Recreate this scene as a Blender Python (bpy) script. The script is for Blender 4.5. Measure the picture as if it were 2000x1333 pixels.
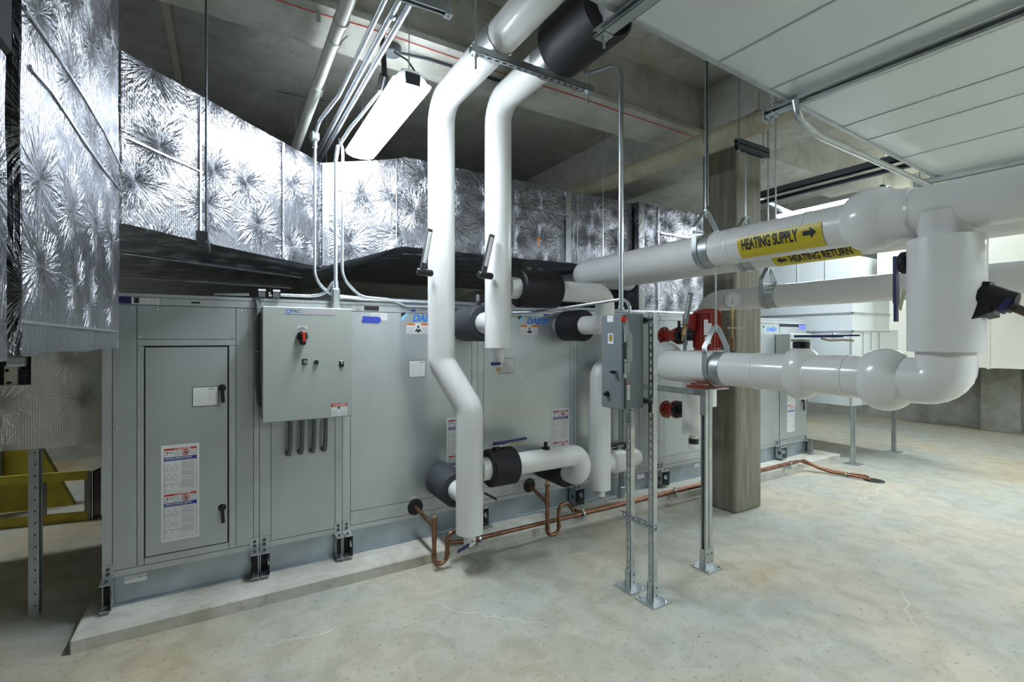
import bpy, math, random
from mathutils import Vector as V, Matrix, noise
random.seed(7)
for o in list(bpy.data.objects): bpy.data.objects.remove(o)
S = bpy.context.scene
COL = S.collection

# ---------------------------------------------------------------- camera, world, exposure
F, YAW, H, HY = 940.0, math.radians(31), 1.75, 664.0
cd = bpy.data.cameras.new('camera'); cam = bpy.data.objects.new('camera', cd); COL.objects.link(cam)
cd.sensor_width = 36; cd.lens = 36*F/2000; cd.shift_y = -(666.5-HY)/2000
cam.location = (0, 0, H); cam.rotation_euler = (math.pi/2, 0, -YAW); cd.clip_start = .05
S.camera = cam
w = bpy.data.worlds.new('world'); S.world = w; w.use_nodes = True
w.node_tree.nodes['Background'].inputs[0].default_value = (.5, .55, .6, 1)
w.node_tree.nodes['Background'].inputs[1].default_value = .15
S.view_settings.view_transform = 'Standard'; S.view_settings.look = 'None'
S.view_settings.gamma = 1; S.view_settings.use_curve_mapping = False
S.view_settings.exposure = 1.45
S.cycles.max_bounces = 10; S.cycles.diffuse_bounces = 5; S.cycles.glossy_bounces = 5
LAMP = 30.0     # emission of every fluorescent lens in the room
# unseen strip fixtures added as fill light: (x, y, z, half-length, along)   all kept out of view
FILL_LAMPS = [(8.2, 2.15, 3.58, 'y'), (4.6, -2.2, 3.3, 'y'), (9.4, 0.9, 3.45, 'y'), (9.6, 4.6, 3.5, 'y'),
              (10.3, -2.5, 3.4, 'y'), (-3.2, 6.8, 3.3, 'x'), (6.0, -4.4, 3.3, 'y'),
              (2.8, -2.4, 3.3, 'y'), (7.2, -2.6, 3.3, 'y')]

fx, fy, rx, ry = math.sin(YAW), math.cos(YAW), math.cos(YAW), -math.sin(YAW)
def P(px, py, X=None, Y=None, Z=None):
    """place measured in the photograph on a known plane of the room -> metres"""
    u = (px-1000)/F; v = (HY-py)/F
    d = V((fx+rx*u, fy+ry*u, v))
    t = X/d.x if X is not None else Y/d.y if Y is not None else (Z-H)/d.z
    return d*t+V((0, 0, H))

# ---------------------------------------------------------------- materials
MATS = {}
def mat(name, col=(.5, .5, .5), metal=0., rough=.5, emit=0, var=0, vscale=3, bump=0, bscale=20, col2=None,
        rvar=0, stretch=None, coat=0, spec=.5, detail=6):
    if name in MATS: return MATS[name]
    m = bpy.data.materials.new(name); m.use_nodes = True; MATS[name] = m
    n, l = m.node_tree.nodes, m.node_tree.links
    b = n['Principled BSDF']
    b.inputs['Base Color'].default_value = (*col, 1); b.inputs['Metallic'].default_value = metal
    b.inputs['Roughness'].default_value = rough; b.inputs['Coat Weight'].default_value = coat
    b.inputs['Specular IOR Level'].default_value = spec
    if emit:
        b.inputs['Emission Color'].default_value = (.85, .94, 1, 1); b.inputs['Emission Strength'].default_value = emit
    tc = n.new('ShaderNodeTexCoord'); mp = n.new('ShaderNodeMapping'); l.new(tc.outputs['Object'], mp.inputs[0])
    if stretch: mp.inputs['Scale'].default_value = stretch
    if var or col2:
        t = n.new('ShaderNodeTexNoise'); t.inputs['Scale'].default_value = vscale; t.inputs['Detail'].default_value = detail
        l.new(mp.outputs[0], t.inputs[0])
        r = n.new('ShaderNodeValToRGB'); r.color_ramp.elements[0].position = .3; r.color_ramp.elements[1].position = .7
        c2 = col2 or tuple(min(1, c*(1+var)) for c in col); c1 = col if col2 else tuple(c*(1-var) for c in col)
        r.color_ramp.elements[0].color = (*c1, 1); r.color_ramp.elements[1].color = (*c2, 1)
        l.new(t.outputs[0], r.inputs[0]); l.new(r.outputs[0], b.inputs['Base Color'])
        if rvar:
            mr = n.new('ShaderNodeMapRange'); mr.inputs[3].default_value = max(.03, rough-rvar); mr.inputs[4].default_value = rough+rvar
            l.new(t.outputs[0], mr.inputs[0]); l.new(mr.outputs[0], b.inputs['Roughness'])
    if bump:
        t = n.new('ShaderNodeTexNoise'); t.inputs['Scale'].default_value = bscale; t.inputs['Detail'].default_value = 5
        l.new(mp.outputs[0], t.inputs[0])
        bu = n.new('ShaderNodeBump'); bu.inputs['Strength'].default_value = 1; bu.inputs['Distance'].default_value = bump
        l.new(t.outputs[0], bu.inputs['Height']); l.new(bu.outputs[0], b.inputs['Normal'])
    return m

galv = mat('galvanised_panel', (.50, .54, .555), .65, .31, var=.09, vscale=1.7, rvar=.07, bump=.0006, bscale=5)
gtrim = mat('galvanised_trim', (.51, .55, .565), .65, .38, var=.08, vscale=6, rvar=.08)
gbase = mat('galvanised_base', (.36, .42, .46), .75, .33, var=.2, vscale=4, rvar=.1, bump=.001, bscale=6)
gduct = mat('galvanised_duct', (.78, .83, .84), .5, .30)
zinc = mat('zinc_steel', (.52, .56, .57), .85, .36, var=.12, vscale=14, rvar=.08)
conduitm = mat('conduit_steel', (.62, .66, .70), .85, .27)
darksteel = mat('dark_steel', (.10, .115, .13), .7, .45)
white = mat('white_jacket', (.77, .78, .775), 0, .34, var=.03, vscale=4, bump=.0025, bscale=9, coat=.15)
whitef = mat('white_fitting', (.80, .81, .81), 0, .22, coat=.3, bump=.001, bscale=7)
foam = mat('black_foam', (.004, .004, .006), 0, .55, bump=.001, bscale=60)
foamg = mat('grey_foam', (.045, .05, .06), 0, .6, bump=.001, bscale=60)
black = mat('black_plastic', (.012, .012, .014), 0, .35)
gasket = mat('gasket', (.02, .022, .022), 0, .8)
enclosure = mat('enclosure_grey_green', (.37, .405, .38), 0, .42)
boxgrey = mat('box_grey', (.155, .185, .20), .0, .38)
boxgrey2 = mat('handle_grey', (.27, .31, .30), .2, .4)
red = mat('red_paint', (.27, .022, .014), 0, .3, coat=.3)
redp = mat('red_plastic', (.55, .03, .015), 0, .35)
copper = mat('copper', (.25, .125, .075), .8, .38, var=.35, vscale=14, rvar=.12)
brass = mat('brass', (.45, .33, .14), .85, .35)
tanpipe = mat('tan_pipe', (.38, .35, .25), 0, .6, var=.15, vscale=6)
pvcgrey = mat('pvc_grey', (.47, .48, .44), 0, .45)
blue = mat('blue_vinyl', (.016, .02, .10), 0, .4)
bluetape = mat('blue_tape', (.035, .06, .42), 0, .6)
paper = mat('paper', (.66, .67, .67), 0, .5)
yellow = mat('yellow_label', (.62, .50, .035), 0, .35)
yladder = mat('yellow_fibreglass', (.50, .40, .04), 0, .45, var=.2, vscale=8)
wood = mat('wood', (.16, .08, .045), 0, .6, var=.3, vscale=10)
ink = mat('ink', (.02, .02, .025), 0, .5)
inkg = mat('ink_grey', (.30, .31, .33), 0, .6)
lred = mat('label_red', (.50, .03, .02), 0, .5)
lblue = mat('label_blue', (.02, .045, .28), 0, .5)
dblue = mat('logo_blue', (.04, .20, .62), 0, .5)
dcyan = mat('logo_cyan', (.25, .55, .75), 0, .5)
lorange = mat('label_orange', (.72, .20, .02), 0, .5)
lens = mat('lamp_lens', (.9, .9, .9), 0, .4, emit=LAMP)
lampbody = mat('lamp_body', (.55, .56, .57), .1, .35)
flex = mat('flex_conduit', (.12, .135, .13), .0, .5)
flexg = mat('flex_conduit_grey', (.20, .22, .235), .1, .4)
dialm = mat('dial', (.55, .57, .58), .0, .25)
fabric_shade = mat('black_fabric_shade', (.006, .006, .007), 0, .9)
whiteduct = mat('white_duct', (.80, .79, .70), .0, .4, bump=.002, bscale=3)
silver = mat('silver_tape', (.55, .57, .60), .9, .22, bump=.003, bscale=40)

def concrete(name, c1, c2, c3, scale=1.2, rough=.75, bump=.004, streak=None, speck=.4, cracks=False):
    m = bpy.data.materials.new(name); m.use_nodes = True; MATS[name] = m
    n, l = m.node_tree.nodes, m.node_tree.links; b = n['Principled BSDF']
    tc = n.new('ShaderNodeTexCoord'); mp = n.new('ShaderNodeMapping'); l.new(tc.outputs['Object'], mp.inputs[0])
    if streak: mp.inputs['Scale'].default_value = streak
    def tex(s, d, dist=0):
        t = n.new('ShaderNodeTexNoise'); t.inputs['Scale'].default_value = s; t.inputs['Detail'].default_value = d
        t.inputs['Distortion'].default_value = dist; l.new(mp.outputs[0], t.inputs[0]); return t.outputs[0]
    def ramp(src, a, b_, ca, cb):
        r = n.new('ShaderNodeValToRGB'); e = r.color_ramp.elements
        e[0].position = a; e[1].position = b_; e[0].color = (*ca, 1); e[1].color = (*cb, 1); l.new(src, r.inputs[0]); return r.outputs[0]
    def mix(fac, a, b_, mode='MIX'):
        x = n.new('ShaderNodeMix'); x.data_type = 'RGBA'; x.blend_type = mode
        if isinstance(fac, float): x.inputs[0].default_value = fac
        else: l.new(fac, x.inputs[0])
        l.new(a, x.inputs[6]); l.new(b_, x.inputs[7]); return x.outputs[2]
    base = ramp(tex(scale, 8, .6), .38, .62, c1, c2)
    third = ramp(tex(scale*.45, 6, 1.2), .5, .66, (0, 0, 0), (1, 1, 1))
    rgb = n.new('ShaderNodeRGB'); rgb.outputs[0].default_value = (*c3, 1)
    base = mix(third, base, rgb.outputs[0])
    sp = ramp(tex(28, 5), .30, .40, (.45, .45, .42), (1, 1, 1))
    base = mix(speck, base, sp, 'MULTIPLY')
    sp2 = ramp(tex(5, 10, .8), .35, .6, (.78, .76, .72), (1.0, 1.0, 1.0))
    base = mix(.8, base, sp2, 'MULTIPLY')
    if cracks:
        base = mix(.75, base, ramp(tex(46, 3, .4), .29, .35, (.38, .35, .28), (1, 1, 1)), 'MULTIPLY')
        vo = n.new('ShaderNodeTexVoronoi'); vo.feature = 'DISTANCE_TO_EDGE'; vo.inputs['Scale'].default_value = .55
        wv = n.new('ShaderNodeTexNoise'); wv.inputs['Scale'].default_value = 3; wv.inputs['Detail'].default_value = 8; l.new(mp.outputs[0], wv.inputs[0])
        va = n.new('ShaderNodeVectorMath'); va.operation = 'MULTIPLY_ADD'; va.inputs[1].default_value = (.35, .35, .35); l.new(wv.outputs[1], va.inputs[0]); l.new(mp.outputs[0], va.inputs[2]); l.new(va.outputs[0], vo.inputs['Vector'])
        ln = ramp(vo.outputs[0], .0008, .0035, (1, 1, 1), (0, 0, 0)); gate = ramp(tex(.9, 3), .50, .56, (0, 0, 0), (1, 1, 1))
        both = mix(1.0, ln, gate, 'MULTIPLY'); cr = n.new('ShaderNodeRGB'); cr.outputs[0].default_value = (.58, .56, .49, 1); base = mix(both, base, cr.outputs[0])
        st = ramp(tex(.35, 7, 1.0), .56, .72, (1, 1, 1), (.70, .60, .42)); base = mix(.8, base, st, 'MULTIPLY')
    l.new(base, b.inputs['Base Color'])
    b.inputs['Specular IOR Level'].default_value = .4
    mr = n.new('ShaderNodeMapRange'); mr.inputs[3].default_value = rough-.15; mr.inputs[4].default_value = rough+.15
    l.new(tex(scale*2, 5), mr.inputs[0]); l.new(mr.outputs[0], b.inputs['Roughness'])
    bu = n.new('ShaderNodeBump'); bu.inputs['Strength'].default_value = 1; bu.inputs['Distance'].default_value = bump
    l.new(tex(18, 8), bu.inputs['Height']); l.new(bu.outputs[0], b.inputs['Normal'])
    return m
cfloor = concrete('floor_concrete', (.49, .46, .365), (.41, .43, .385), (.56, .495, .365), .8, .6, .003, cracks=True)
cceil = concrete('ceiling_concrete', (.42, .425, .38), (.49, .49, .45), (.34, .34, .29), .9, .85, .003)
cpad = concrete('pad_concrete', (.55, .545, .49), (.62, .61, .56), (.45, .43, .37), 2.2, .8, .004)
cwall = concrete('wall_concrete', (.40, .41, .38), (.47, .475, .44), (.32, .32, .28), 1.0, .85, .005)
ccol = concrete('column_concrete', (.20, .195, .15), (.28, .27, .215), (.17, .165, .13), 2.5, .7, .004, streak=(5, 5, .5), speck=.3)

def foil_mat(name, tint=(.78, .80, .84), rough=.24, strength=1.0):
    m = bpy.data.materials.new(name); m.use_nodes = True; MATS[name] = m
    n, l = m.node_tree.nodes, m.node_tree.links; b = n['Principled BSDF']
    b.inputs['Base Color'].default_value = (*tint, 1); b.inputs['Metallic'].default_value = .92; b.inputs['Roughness'].default_value = rough
    uv = n.new('ShaderNodeUVMap'); uv.uv_map = 'UVMap'
    def math_(op, a, b_=None, c=None):
        x = n.new('ShaderNodeMath'); x.operation = op
        for i, q in enumerate((a, b_, c)):
            if q is None: continue
            if isinstance(q, (int, float)): x.inputs[i].default_value = q
            else: l.new(q, x.inputs[i])
        return x.outputs[0]
    # insulation pins: the skin is drawn in to a point and creased in rays around it
    vo = n.new('ShaderNodeTexVoronoi'); vo.voronoi_dimensions = '2D'; vo.inputs['Scale'].default_value = 3.0; vo.inputs['Randomness'].default_value = .45
    l.new(uv.outputs[0], vo.inputs['Vector'])
    sc = n.new('ShaderNodeVectorMath'); sc.operation = 'SUBTRACT'; l.new(uv.outputs[0], sc.inputs[0]); l.new(vo.outputs['Position'], sc.inputs[1])
    se = n.new('ShaderNodeSeparateXYZ'); l.new(sc.outputs[0], se.inputs[0])
    ang = math_('ARCTAN2', se.outputs[1], se.outputs[0])
    r = math_('SQRT', math_('ADD', math_('MULTIPLY', se.outputs[0], se.outputs[0]), math_('MULTIPLY', se.outputs[1], se.outputs[1])))
    cx = n.new('ShaderNodeCombineXYZ'); l.new(math_('COSINE', ang), cx.inputs[0]); l.new(math_('SINE', ang), cx.inputs[1])
    seedc = n.new('ShaderNodeSeparateXYZ'); l.new(vo.outputs['Color'], seedc.inputs[0])
    l.new(math_('ADD', math_('MULTIPLY', seedc.outputs[0], 9), math_('MULTIPLY', r, 1.6)), cx.inputs[2])
    rn = n.new('ShaderNodeTexNoise'); rn.inputs['Scale'].default_value = 5.0; rn.inputs['Detail'].default_value = 3; l.new(cx.outputs[0], rn.inputs[0])
    rays = math_('ABSOLUTE', math_('SUBTRACT', rn.outputs[0], .5))
    fall = math_('EXPONENT', math_('MULTIPLY', r, -13))
    grow = math_('MINIMUM', math_('MULTIPLY', r, 30), 1.0)
    h1 = math_('MULTIPLY', math_('MULTIPLY', rays, fall), math_('MULTIPLY', grow, .16*strength))
    h2 = math_('MULTIPLY', math_('EXPONENT', math_('MULTIPLY', r, -28)), -.008*strength)
    # woven scrim: diamond grid of threads
    w1 = n.new('ShaderNodeTexWave'); w1.inputs['Scale'].default_value = 26; w1.bands_direction = 'DIAGONAL'
    w2 = n.new('ShaderNodeTexWave'); w2.inputs['Scale'].default_value = 26; w2.bands_direction = 'X'
    l.new(uv.outputs[0], w1.inputs[0]); l.new(uv.outputs[0], w2.inputs[0])
    g = math_('MULTIPLY', math_('ADD', math_('POWER', w1.outputs[1], 6), math_('POWER', w2.outputs[1], 6)), .0006)
    nz = n.new('ShaderNodeTexNoise'); nz.inputs['Scale'].default_value = 3.2; nz.inputs['Detail'].default_value = 3; nz.inputs['Distortion'].default_value = 1.0
    l.new(uv.outputs[0], nz.inputs[0])
    nz2 = n.new('ShaderNodeTexNoise'); nz2.inputs['Scale'].default_value = 24; nz2.inputs['Detail'].default_value = 4
    mp = n.new('ShaderNodeMapping'); mp.inputs['Scale'].default_value = (1, .25, 1); l.new(uv.outputs[0], mp.inputs[0]); l.new(mp.outputs[0], nz2.inputs[0])
    hh = math_('ADD', math_('ADD', h1, h2), math_('ADD', g, math_('ADD', math_('MULTIPLY', nz.outputs[0], .016), math_('MULTIPLY', nz2.outputs[0], .0022))))
    bu = n.new('ShaderNodeBump'); bu.inputs['Strength'].default_value = 1; bu.inputs['Distance'].default_value = 1
    l.new(hh, bu.inputs['Height']); l.new(bu.outputs[0], b.inputs['Normal'])
    return m
foil = foil_mat('foil_wrap', (.29, .30, .33), .27)
foildull = foil_mat('foil_wrap_dull', (.66, .65, .61), .55, .3)

# ---------------------------------------------------------------- mesh building
class MB:
    def __init__(s): s.v = []; s.f = []; s.m = []; s.mats = []; s.uv = {}; s.flat = set(); s.chunks = []
    def mi(s, m):
        if m not in s.mats: s.mats.append(m)
        return s.mats.index(m)
    def add(s, vs, fs, m, flat=False, uvs=None):
        k = len(s.v); s.v += [V(q) for q in vs]; i = s.mi(m); s.chunks.append((k, len(s.v), len(s.f), len(s.f)+len(fs)))
        for j, f in enumerate(fs):
            if flat: s.flat.add(len(s.f))
            if uvs: s.uv[len(s.f)] = uvs[j]
            s.f.append([k+q for q in f]); s.m.append(i)
        return s
    def hexa(s, c, m):
        return s.add(c, [(0, 3, 2, 1), (4, 5, 6, 7), (0, 1, 5, 4), (1, 2, 6, 5), (2, 3, 7, 6), (3, 0, 4, 7)], m, True)
    def box(s, a, b, m):
        x0, x1 = sorted((a[0], b[0])); y0, y1 = sorted((a[1], b[1])); z0, z1 = sorted((a[2], b[2]))
        return s.hexa([(x0, y0, z0), (x1, y0, z0), (x1, y1, z0), (x0, y1, z0), (x0, y0, z1), (x1, y0, z1), (x1, y1, z1), (x0, y1, z1)], m)
    def rbox(s, a, b, m, r=.01):
        """box with chamfered edges"""
        lo = V([min(a[i], b[i]) for i in range(3)]); hi = V([max(a[i], b[i]) for i in range(3)])
        r = min(r, min(hi-lo)/2.01); vs = []; idx = {}
        for sx in (0, 1):
            for sy in (0, 1):
                for sz in (0, 1):
                    c = V((hi.x if sx else lo.x, hi.y if sy else lo.y, hi.z if sz else lo.z))
                    for ax in range(3):
                        q = c.copy()
                        for k in range(3):
                            if k != ax: q[k] += -r if (sx, sy, sz)[k] else r
                        idx[(sx, sy, sz, ax)] = len(vs); vs.append(q)
        fs = []
        for ax in range(3):
            o = [k for k in range(3) if k != ax]
            for sd in (0, 1):
                q = []
                for (p, r_) in ((0, 0), (1, 0), (1, 1), (0, 1)):
                    t = [0]*3; t[ax] = sd; t[o[0]] = p; t[o[1]] = r_; q.append(idx[(*t, ax)])
                if (sd == 1) == (ax == 1): q.reverse()
                fs.append(q)
            for p in (0, 1):
                for q_ in (0, 1):
                    t0 = [0]*3; t0[o[0]] = p; t0[o[1]] = q_; t1 = list(t0); t1[ax] = 1
                    fs.append([idx[(*t0, o[0])], idx[(*t0, o[1])], idx[(*t1, o[1])], idx[(*t1, o[0])]])
        for sx in (0, 1):
            for sy in (0, 1):
                for sz in (0, 1): fs.append([idx[(sx, sy, sz, k)] for k in range(3)])
        return s.add(vs, fs, m)
    def obox(s, c, ax, ay, az, m):
        """box from centre and three half-axis vectors"""
        c, ax, ay, az = V(c), V(ax), V(ay), V(az)
        return s.hexa([c-ax-ay-az, c+ax-ay-az, c+ax+ay-az, c-ax+ay-az, c-ax-ay+az, c+ax-ay+az, c+ax+ay+az, c-ax+ay+az], m)
    def rings(s, rs, m, caps=True, closed=False):
        n = len(rs[0]); vs = [q for r in rs for q in r]; fs = []
        k = len(rs)
        for i in range(k if closed else k-1):
            for j in range(n):
                a, b = i*n+j, i*n+(j+1) % n; c, d = ((i+1) % k)*n+(j+1) % n, ((i+1) % k)*n+j
                fs.append((a, b, c, d))
        if caps and not closed: fs += [tuple(range(n))[::-1], tuple(range((k-1)*n, k*n))]
        return s.add(vs, fs, m)
    def tube(s, pts, r, m, bend=None, n=20, caps=True, seg=7):
        pts = [V(p) for p in pts]; bend = r*1.6 if bend is None else bend
        path = [pts[0]]
        for i in range(1, len(pts)-1):
            a, b, c = pts[i-1], pts[i], pts[i+1]
            d1 = (a-b); d2 = (c-b); l1, l2 = d1.length, d2.length; d1.normalize(); d2.normalize()
            ang = d1.angle(d2)
            if ang > 3.12: path.append(b); continue
            t = min(bend/math.tan(ang/2), l1*.49, l2*.49); rr = t*math.tan(ang/2)
            cen = b+(d1+d2).normalized()*(rr/math.sin(ang/2)); A = b+d1*t-cen; B = b+d2*t-cen
            tot = A.angle(B)
            for k in range(seg+1):
                f = k/seg; path.append(cen+(A*math.sin((1-f)*tot)+B*math.sin(f*tot))/math.sin(tot))
        path.append(pts[-1])
        tg = [(path[min(i+1, len(path)-1)]-path[max(i-1, 0)]).normalized() for i in range(len(path))]
        u = tg[0].orthogonal().normalized(); rs = []
        rad = r if callable(r) else (lambda i: r)
        for i, p in enumerate(path):
            if i: u = (tg[i-1].rotation_difference(tg[i]) @ u).normalized()
            u = (u-tg[i]*u.dot(tg[i])).normalized(); w_ = tg[i].cross(u)
            rs.append([p+(u*math.cos(2*math.pi*k/n)+w_*math.sin(2*math.pi*k/n))*rad(i) for k in range(n)])
        return s.rings(rs, m, caps)
    def cyl(s, a, b, r, m, n=24, r2=None, ch=0):
        a, b = V(a), V(b); d = (b-a); L = d.length; d.normalize(); r2 = r if r2 is None else r2
        pr = [(0, r), (L, r2)] if not ch else [(0, r-ch), (ch, r), (L-ch, r2), (L, r2-ch)]
        return s.lathe(a, d, pr, m, n)
    def lathe(s, o, ax, prof, m, n=24, caps=True):
        o = V(o); ax = V(ax).normalized(); u = ax.orthogonal().normalized(); w_ = ax.cross(u)
        return s.rings([[o+ax*h+(u*math.cos(2*math.pi*k/n)+w_*math.sin(2*math.pi*k/n))*r for k in range(n)] for h, r in prof], m, caps)
    def ball(s, c, r, m, ax=(0, 0, 1), sy=1.0, n=28):
        return s.lathe(V(c)-V(ax).normalized()*r*sy, ax, [(r*sy*(1-math.cos(math.pi*k/14)), max(.0005, r*math.sin(math.pi*k/14))) for k in range(15)], m, n)
    def ribbon(s, pts, wd, w_, t, m, closed=False):
        """flat strip: path, width direction, width, thickness"""
        pts = [V(p) for p in pts]; wd = V(wd).normalized()*w_/2; rs = []
        for i, p in enumerate(pts):
            a = pts[(i-1) % len(pts)] if closed or i else p; b = pts[(i+1) % len(pts)] if closed or i < len(pts)-1 else p
            nn = (b-a).cross(wd).normalized()*t/2
            rs.append([p-wd-nn, p+wd-nn, p+wd+nn, p-wd+nn])
        return s.rings(rs, m, True, closed)
    def strut(s, a, b, od, m, w_=.041, slots=True, depth=.041):
        """slotted steel channel from a to b, open side towards od"""
        a, b, od = V(a), V(b), V(od).normalized(); d = (b-a); L = d.length; d.normalize(); sd = d.cross(od); t = .0028
        c = (a+b)/2; h = w_/2; q = depth/2
        s.obox(c+sd*(h-t/2), d*L/2, sd*t/2, od*q, m); s.obox(c-sd*(h-t/2), d*L/2, sd*t/2, od*q, m)
        for k in (-1, 1): s.obox(c+od*(q-t/2)+sd*k*(h-.005), d*L/2, sd*.005, od*t/2, m)
        bk = c-od*(q-t/2)
        if not slots: s.obox(bk, d*L/2, sd*h, od*t/2, m); return s
        for k in (-1, 1): s.obox(bk+sd*k*(h-.0065), d*L/2, sd*.0065, od*t/2, m)
        n = max(1, int(L/.05))
        for k in range(n+1):
            p = -L/2+L*k/n; lo, hi = max(-L/2, p-.011), min(L/2, p+.011)
            if hi-lo > .002: s.obox(bk+d*(lo+hi)/2, d*(hi-lo)/2, sd*.0082, od*t/2, m)
        return s
    def grid(s, c, m, step=.05, amp=.006, freq=2.2, seed=0):
        """six-sided skin of a hexahedron, finely divided and slightly uneven"""
        c = [V(q) for q in c]
        for q in ((0, 1, 5, 4), (1, 2, 6, 5), (2, 3, 7, 6), (3, 0, 4, 7), (4, 5, 6, 7), (3, 2, 1, 0)):
            p = [c[i] for i in q]; lu = ((p[1]-p[0]).length+(p[2]-p[3]).length)/2; lv = ((p[3]-p[0]).length+(p[2]-p[1]).length)/2
            if lu < .001 or lv < .001: continue
            nu, nv = max(1, min(80, int(lu/step))), max(1, min(80, int(lv/step)))
            vs, fs, uvs = [], [], []; off = V((p[0].x*1.7+seed, p[0].y*1.3+p[0].z))
            for j in range(nv+1):
                for i in range(nu+1):
                    a, b = i/nu, j/nv
                    w_ = p[0]*(1-a)*(1-b)+p[1]*a*(1-b)+p[2]*a*b+p[3]*(1-a)*b
                    d = noise.noise_vector(w_*freq+V((seed, seed, 0)))*amp+noise.noise_vector(w_*freq*4)*amp*.35
                    vs.append(w_+d)
            for j in range(nv):
                for i in range(nu):
                    k = j*(nu+1)+i; fs.append((k, k+1, k+nu+2, k+nu+1))
                    uvs.append([(off.x+lu*(i+di)/nu, off.y+lv*(j+dj)/nv) for di, dj in ((0, 0), (1, 0), (1, 1), (0, 1))])
            s.add(vs, fs, m, False, uvs)
        return s
    def build(s, name, root=None, parent=None, ang=35, weld=False):
        org = root.location if root else V((0, 0, 0))
        me = bpy.data.meshes.new(name)
        me.from_pydata([v-org for v in s.v], [], s.f)
        for m in s.mats: me.materials.append(m)
        uvl = me.uv_layers.new(name='UVMap')
        for p in me.polygons:
            p.material_index = s.m[p.index]; p.use_smooth = True
            if p.index in s.uv:
                for li, q in zip(p.loop_indices, s.uv[p.index]): uvl.data[li].uv = q
        for p in me.polygons:
            if p.index not in s.uv:
                nn = p.normal
                for li in p.loop_indices:
                    q = me.vertices[me.loops[li].vertex_index].co
                    if abs(nn.z) > .8: uvl.data[li].uv = (q.x, q.y)
                    else:
                        tdir = V((-nn.y, nn.x, 0)).normalized(); uvl.data[li].uv = (q.dot(tdir), q.z)
        if weld:
            import bmesh
            bm = bmesh.new(); bm.from_mesh(me); bmesh.ops.remove_doubles(bm, verts=bm.verts, dist=.0002)
            bmesh.ops.recalc_face_normals(bm, faces=bm.faces); bm.to_mesh(me); bm.free()
        else:
            import bmesh
            bm = bmesh.new(); bm.from_mesh(me); bmesh.ops.recalc_face_normals(bm, faces=bm.faces); bm.to_mesh(me); bm.free()
        me.set_sharp_from_angle(angle=math.radians(ang))
        o = bpy.data.objects.new(name, me); COL.objects.link(o)
        if parent is not None: o.parent = parent
        elif root is not None: o.parent = root
        return o

def each(mb, name, root=None, parent=None, **k):
    """every shape of the builder becomes a part of its own"""
    out = []
    for (v0, v1, f0, f1) in mb.chunks:
        q = MB(); q.v = mb.v[v0:v1]; q.f = [[i-v0 for i in f] for f in mb.f[f0:f1]]; q.m = mb.m[f0:f1]; q.mats = list(mb.mats)
        q.flat = {i-f0 for i in mb.flat if f0 <= i < f1}; q.uv = {i-f0: u for i, u in mb.uv.items() if f0 <= i < f1}
        out.append(q.build(name, root, parent, **k))
    return out
def thing(name, label, cat, loc=(0, 0, 0), group=None):
    o = bpy.data.objects.new(name, None); COL.objects.link(o); o.location = V(loc); o.empty_display_size = .1
    o['label'] = label; o['category'] = cat
    if group: o['group'] = group
    return o
def tag(o, label, cat, group=None, kind=None):
    if label: o['label'] = label
    if cat: o['category'] = cat
    if group: o['group'] = group
    if kind: o['kind'] = kind
    return o
def struct(name, mb, label=None, cat=None, **k):
    o = mb.build(name, **k); o['kind'] = 'structure'
    if label: o['label'] = label
    if cat: o['category'] = cat
    return o
def copy_tree(o, parent=None, dx=(0, 0, 0), label=None):
    c = o.copy(); COL.objects.link(c)
    if parent is not None: c.parent = parent; c.matrix_parent_inverse = o.matrix_parent_inverse
    else: c.location = o.location+V(dx)
    if label: c['label'] = label
    for ch in [q for q in COL.objects if q.parent == o]: copy_tree(ch, c)
    return c
TXT = {}
def slice2d(vs, fs, st):
    import bmesh
    me = bpy.data.meshes.new('slice'); me.from_pydata([(a, b, 0) for a, b in vs], [], fs); bm = bmesh.new(); bm.from_mesh(me)
    lo, hi = min(q[1] for q in vs), max(q[1] for q in vs); y = lo+st
    while y < hi:
        bmesh.ops.bisect_plane(bm, geom=bm.verts[:]+bm.edges[:]+bm.faces[:], plane_co=(0, y, 0), plane_no=(0, 1, 0)); y += st
    bm.verts.index_update(); r = [tuple(v.co.xy) for v in bm.verts], [tuple(v.index for v in f.verts) for f in bm.faces]
    bm.free(); bpy.data.meshes.remove(me); return r
def text(mb, s_, o, u, v_, h, m, bold=.02, shear=0, sx=1.0, wrap=None, space=1.0, centre=False):
    """writing laid on a surface; wrap maps (along, up) to a point on a curved one"""
    key = (s_, bold, shear, space)
    if key not in TXT:
        c = bpy.data.curves.new('writing', 'FONT'); c.body = s_; c.size = 1; c.offset = bold; c.shear = shear; c.space_character = space
        c.resolution_u = 4
        ob = bpy.data.objects.new('writing', c); COL.objects.link(ob)
        dg = bpy.context.evaluated_depsgraph_get(); me = bpy.data.meshes.new_from_object(ob.evaluated_get(dg))
        TXT[key] = ([tuple(q.co) for q in me.vertices], [tuple(p.vertices) for p in me.polygons])
        bpy.data.objects.remove(ob); bpy.data.curves.remove(c); bpy.data.meshes.remove(me)
    vs, fs = TXT[key]
    k = h/.70; wd = max(q[0] for q in vs)*k*sx; sh = -wd/2 if centre else 0
    if wrap:
        vv, fs = slice2d([(q[0]*k*sx+sh, q[1]*k) for q in vs], fs, h/8); pts = [wrap(*q) for q in vv]
    else:
        o, u, v_ = V(o), V(u).normalized(), V(v_).normalized(); pts = [o+u*(q[0]*k*sx+sh)+v_*q[1]*k for q in vs]
    mb.add(pts, fs, m, True); return wd

X_, Y_, Z_ = V((1, 0, 0)), V((0, 1, 0)), V((0, 0, 1))
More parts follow.
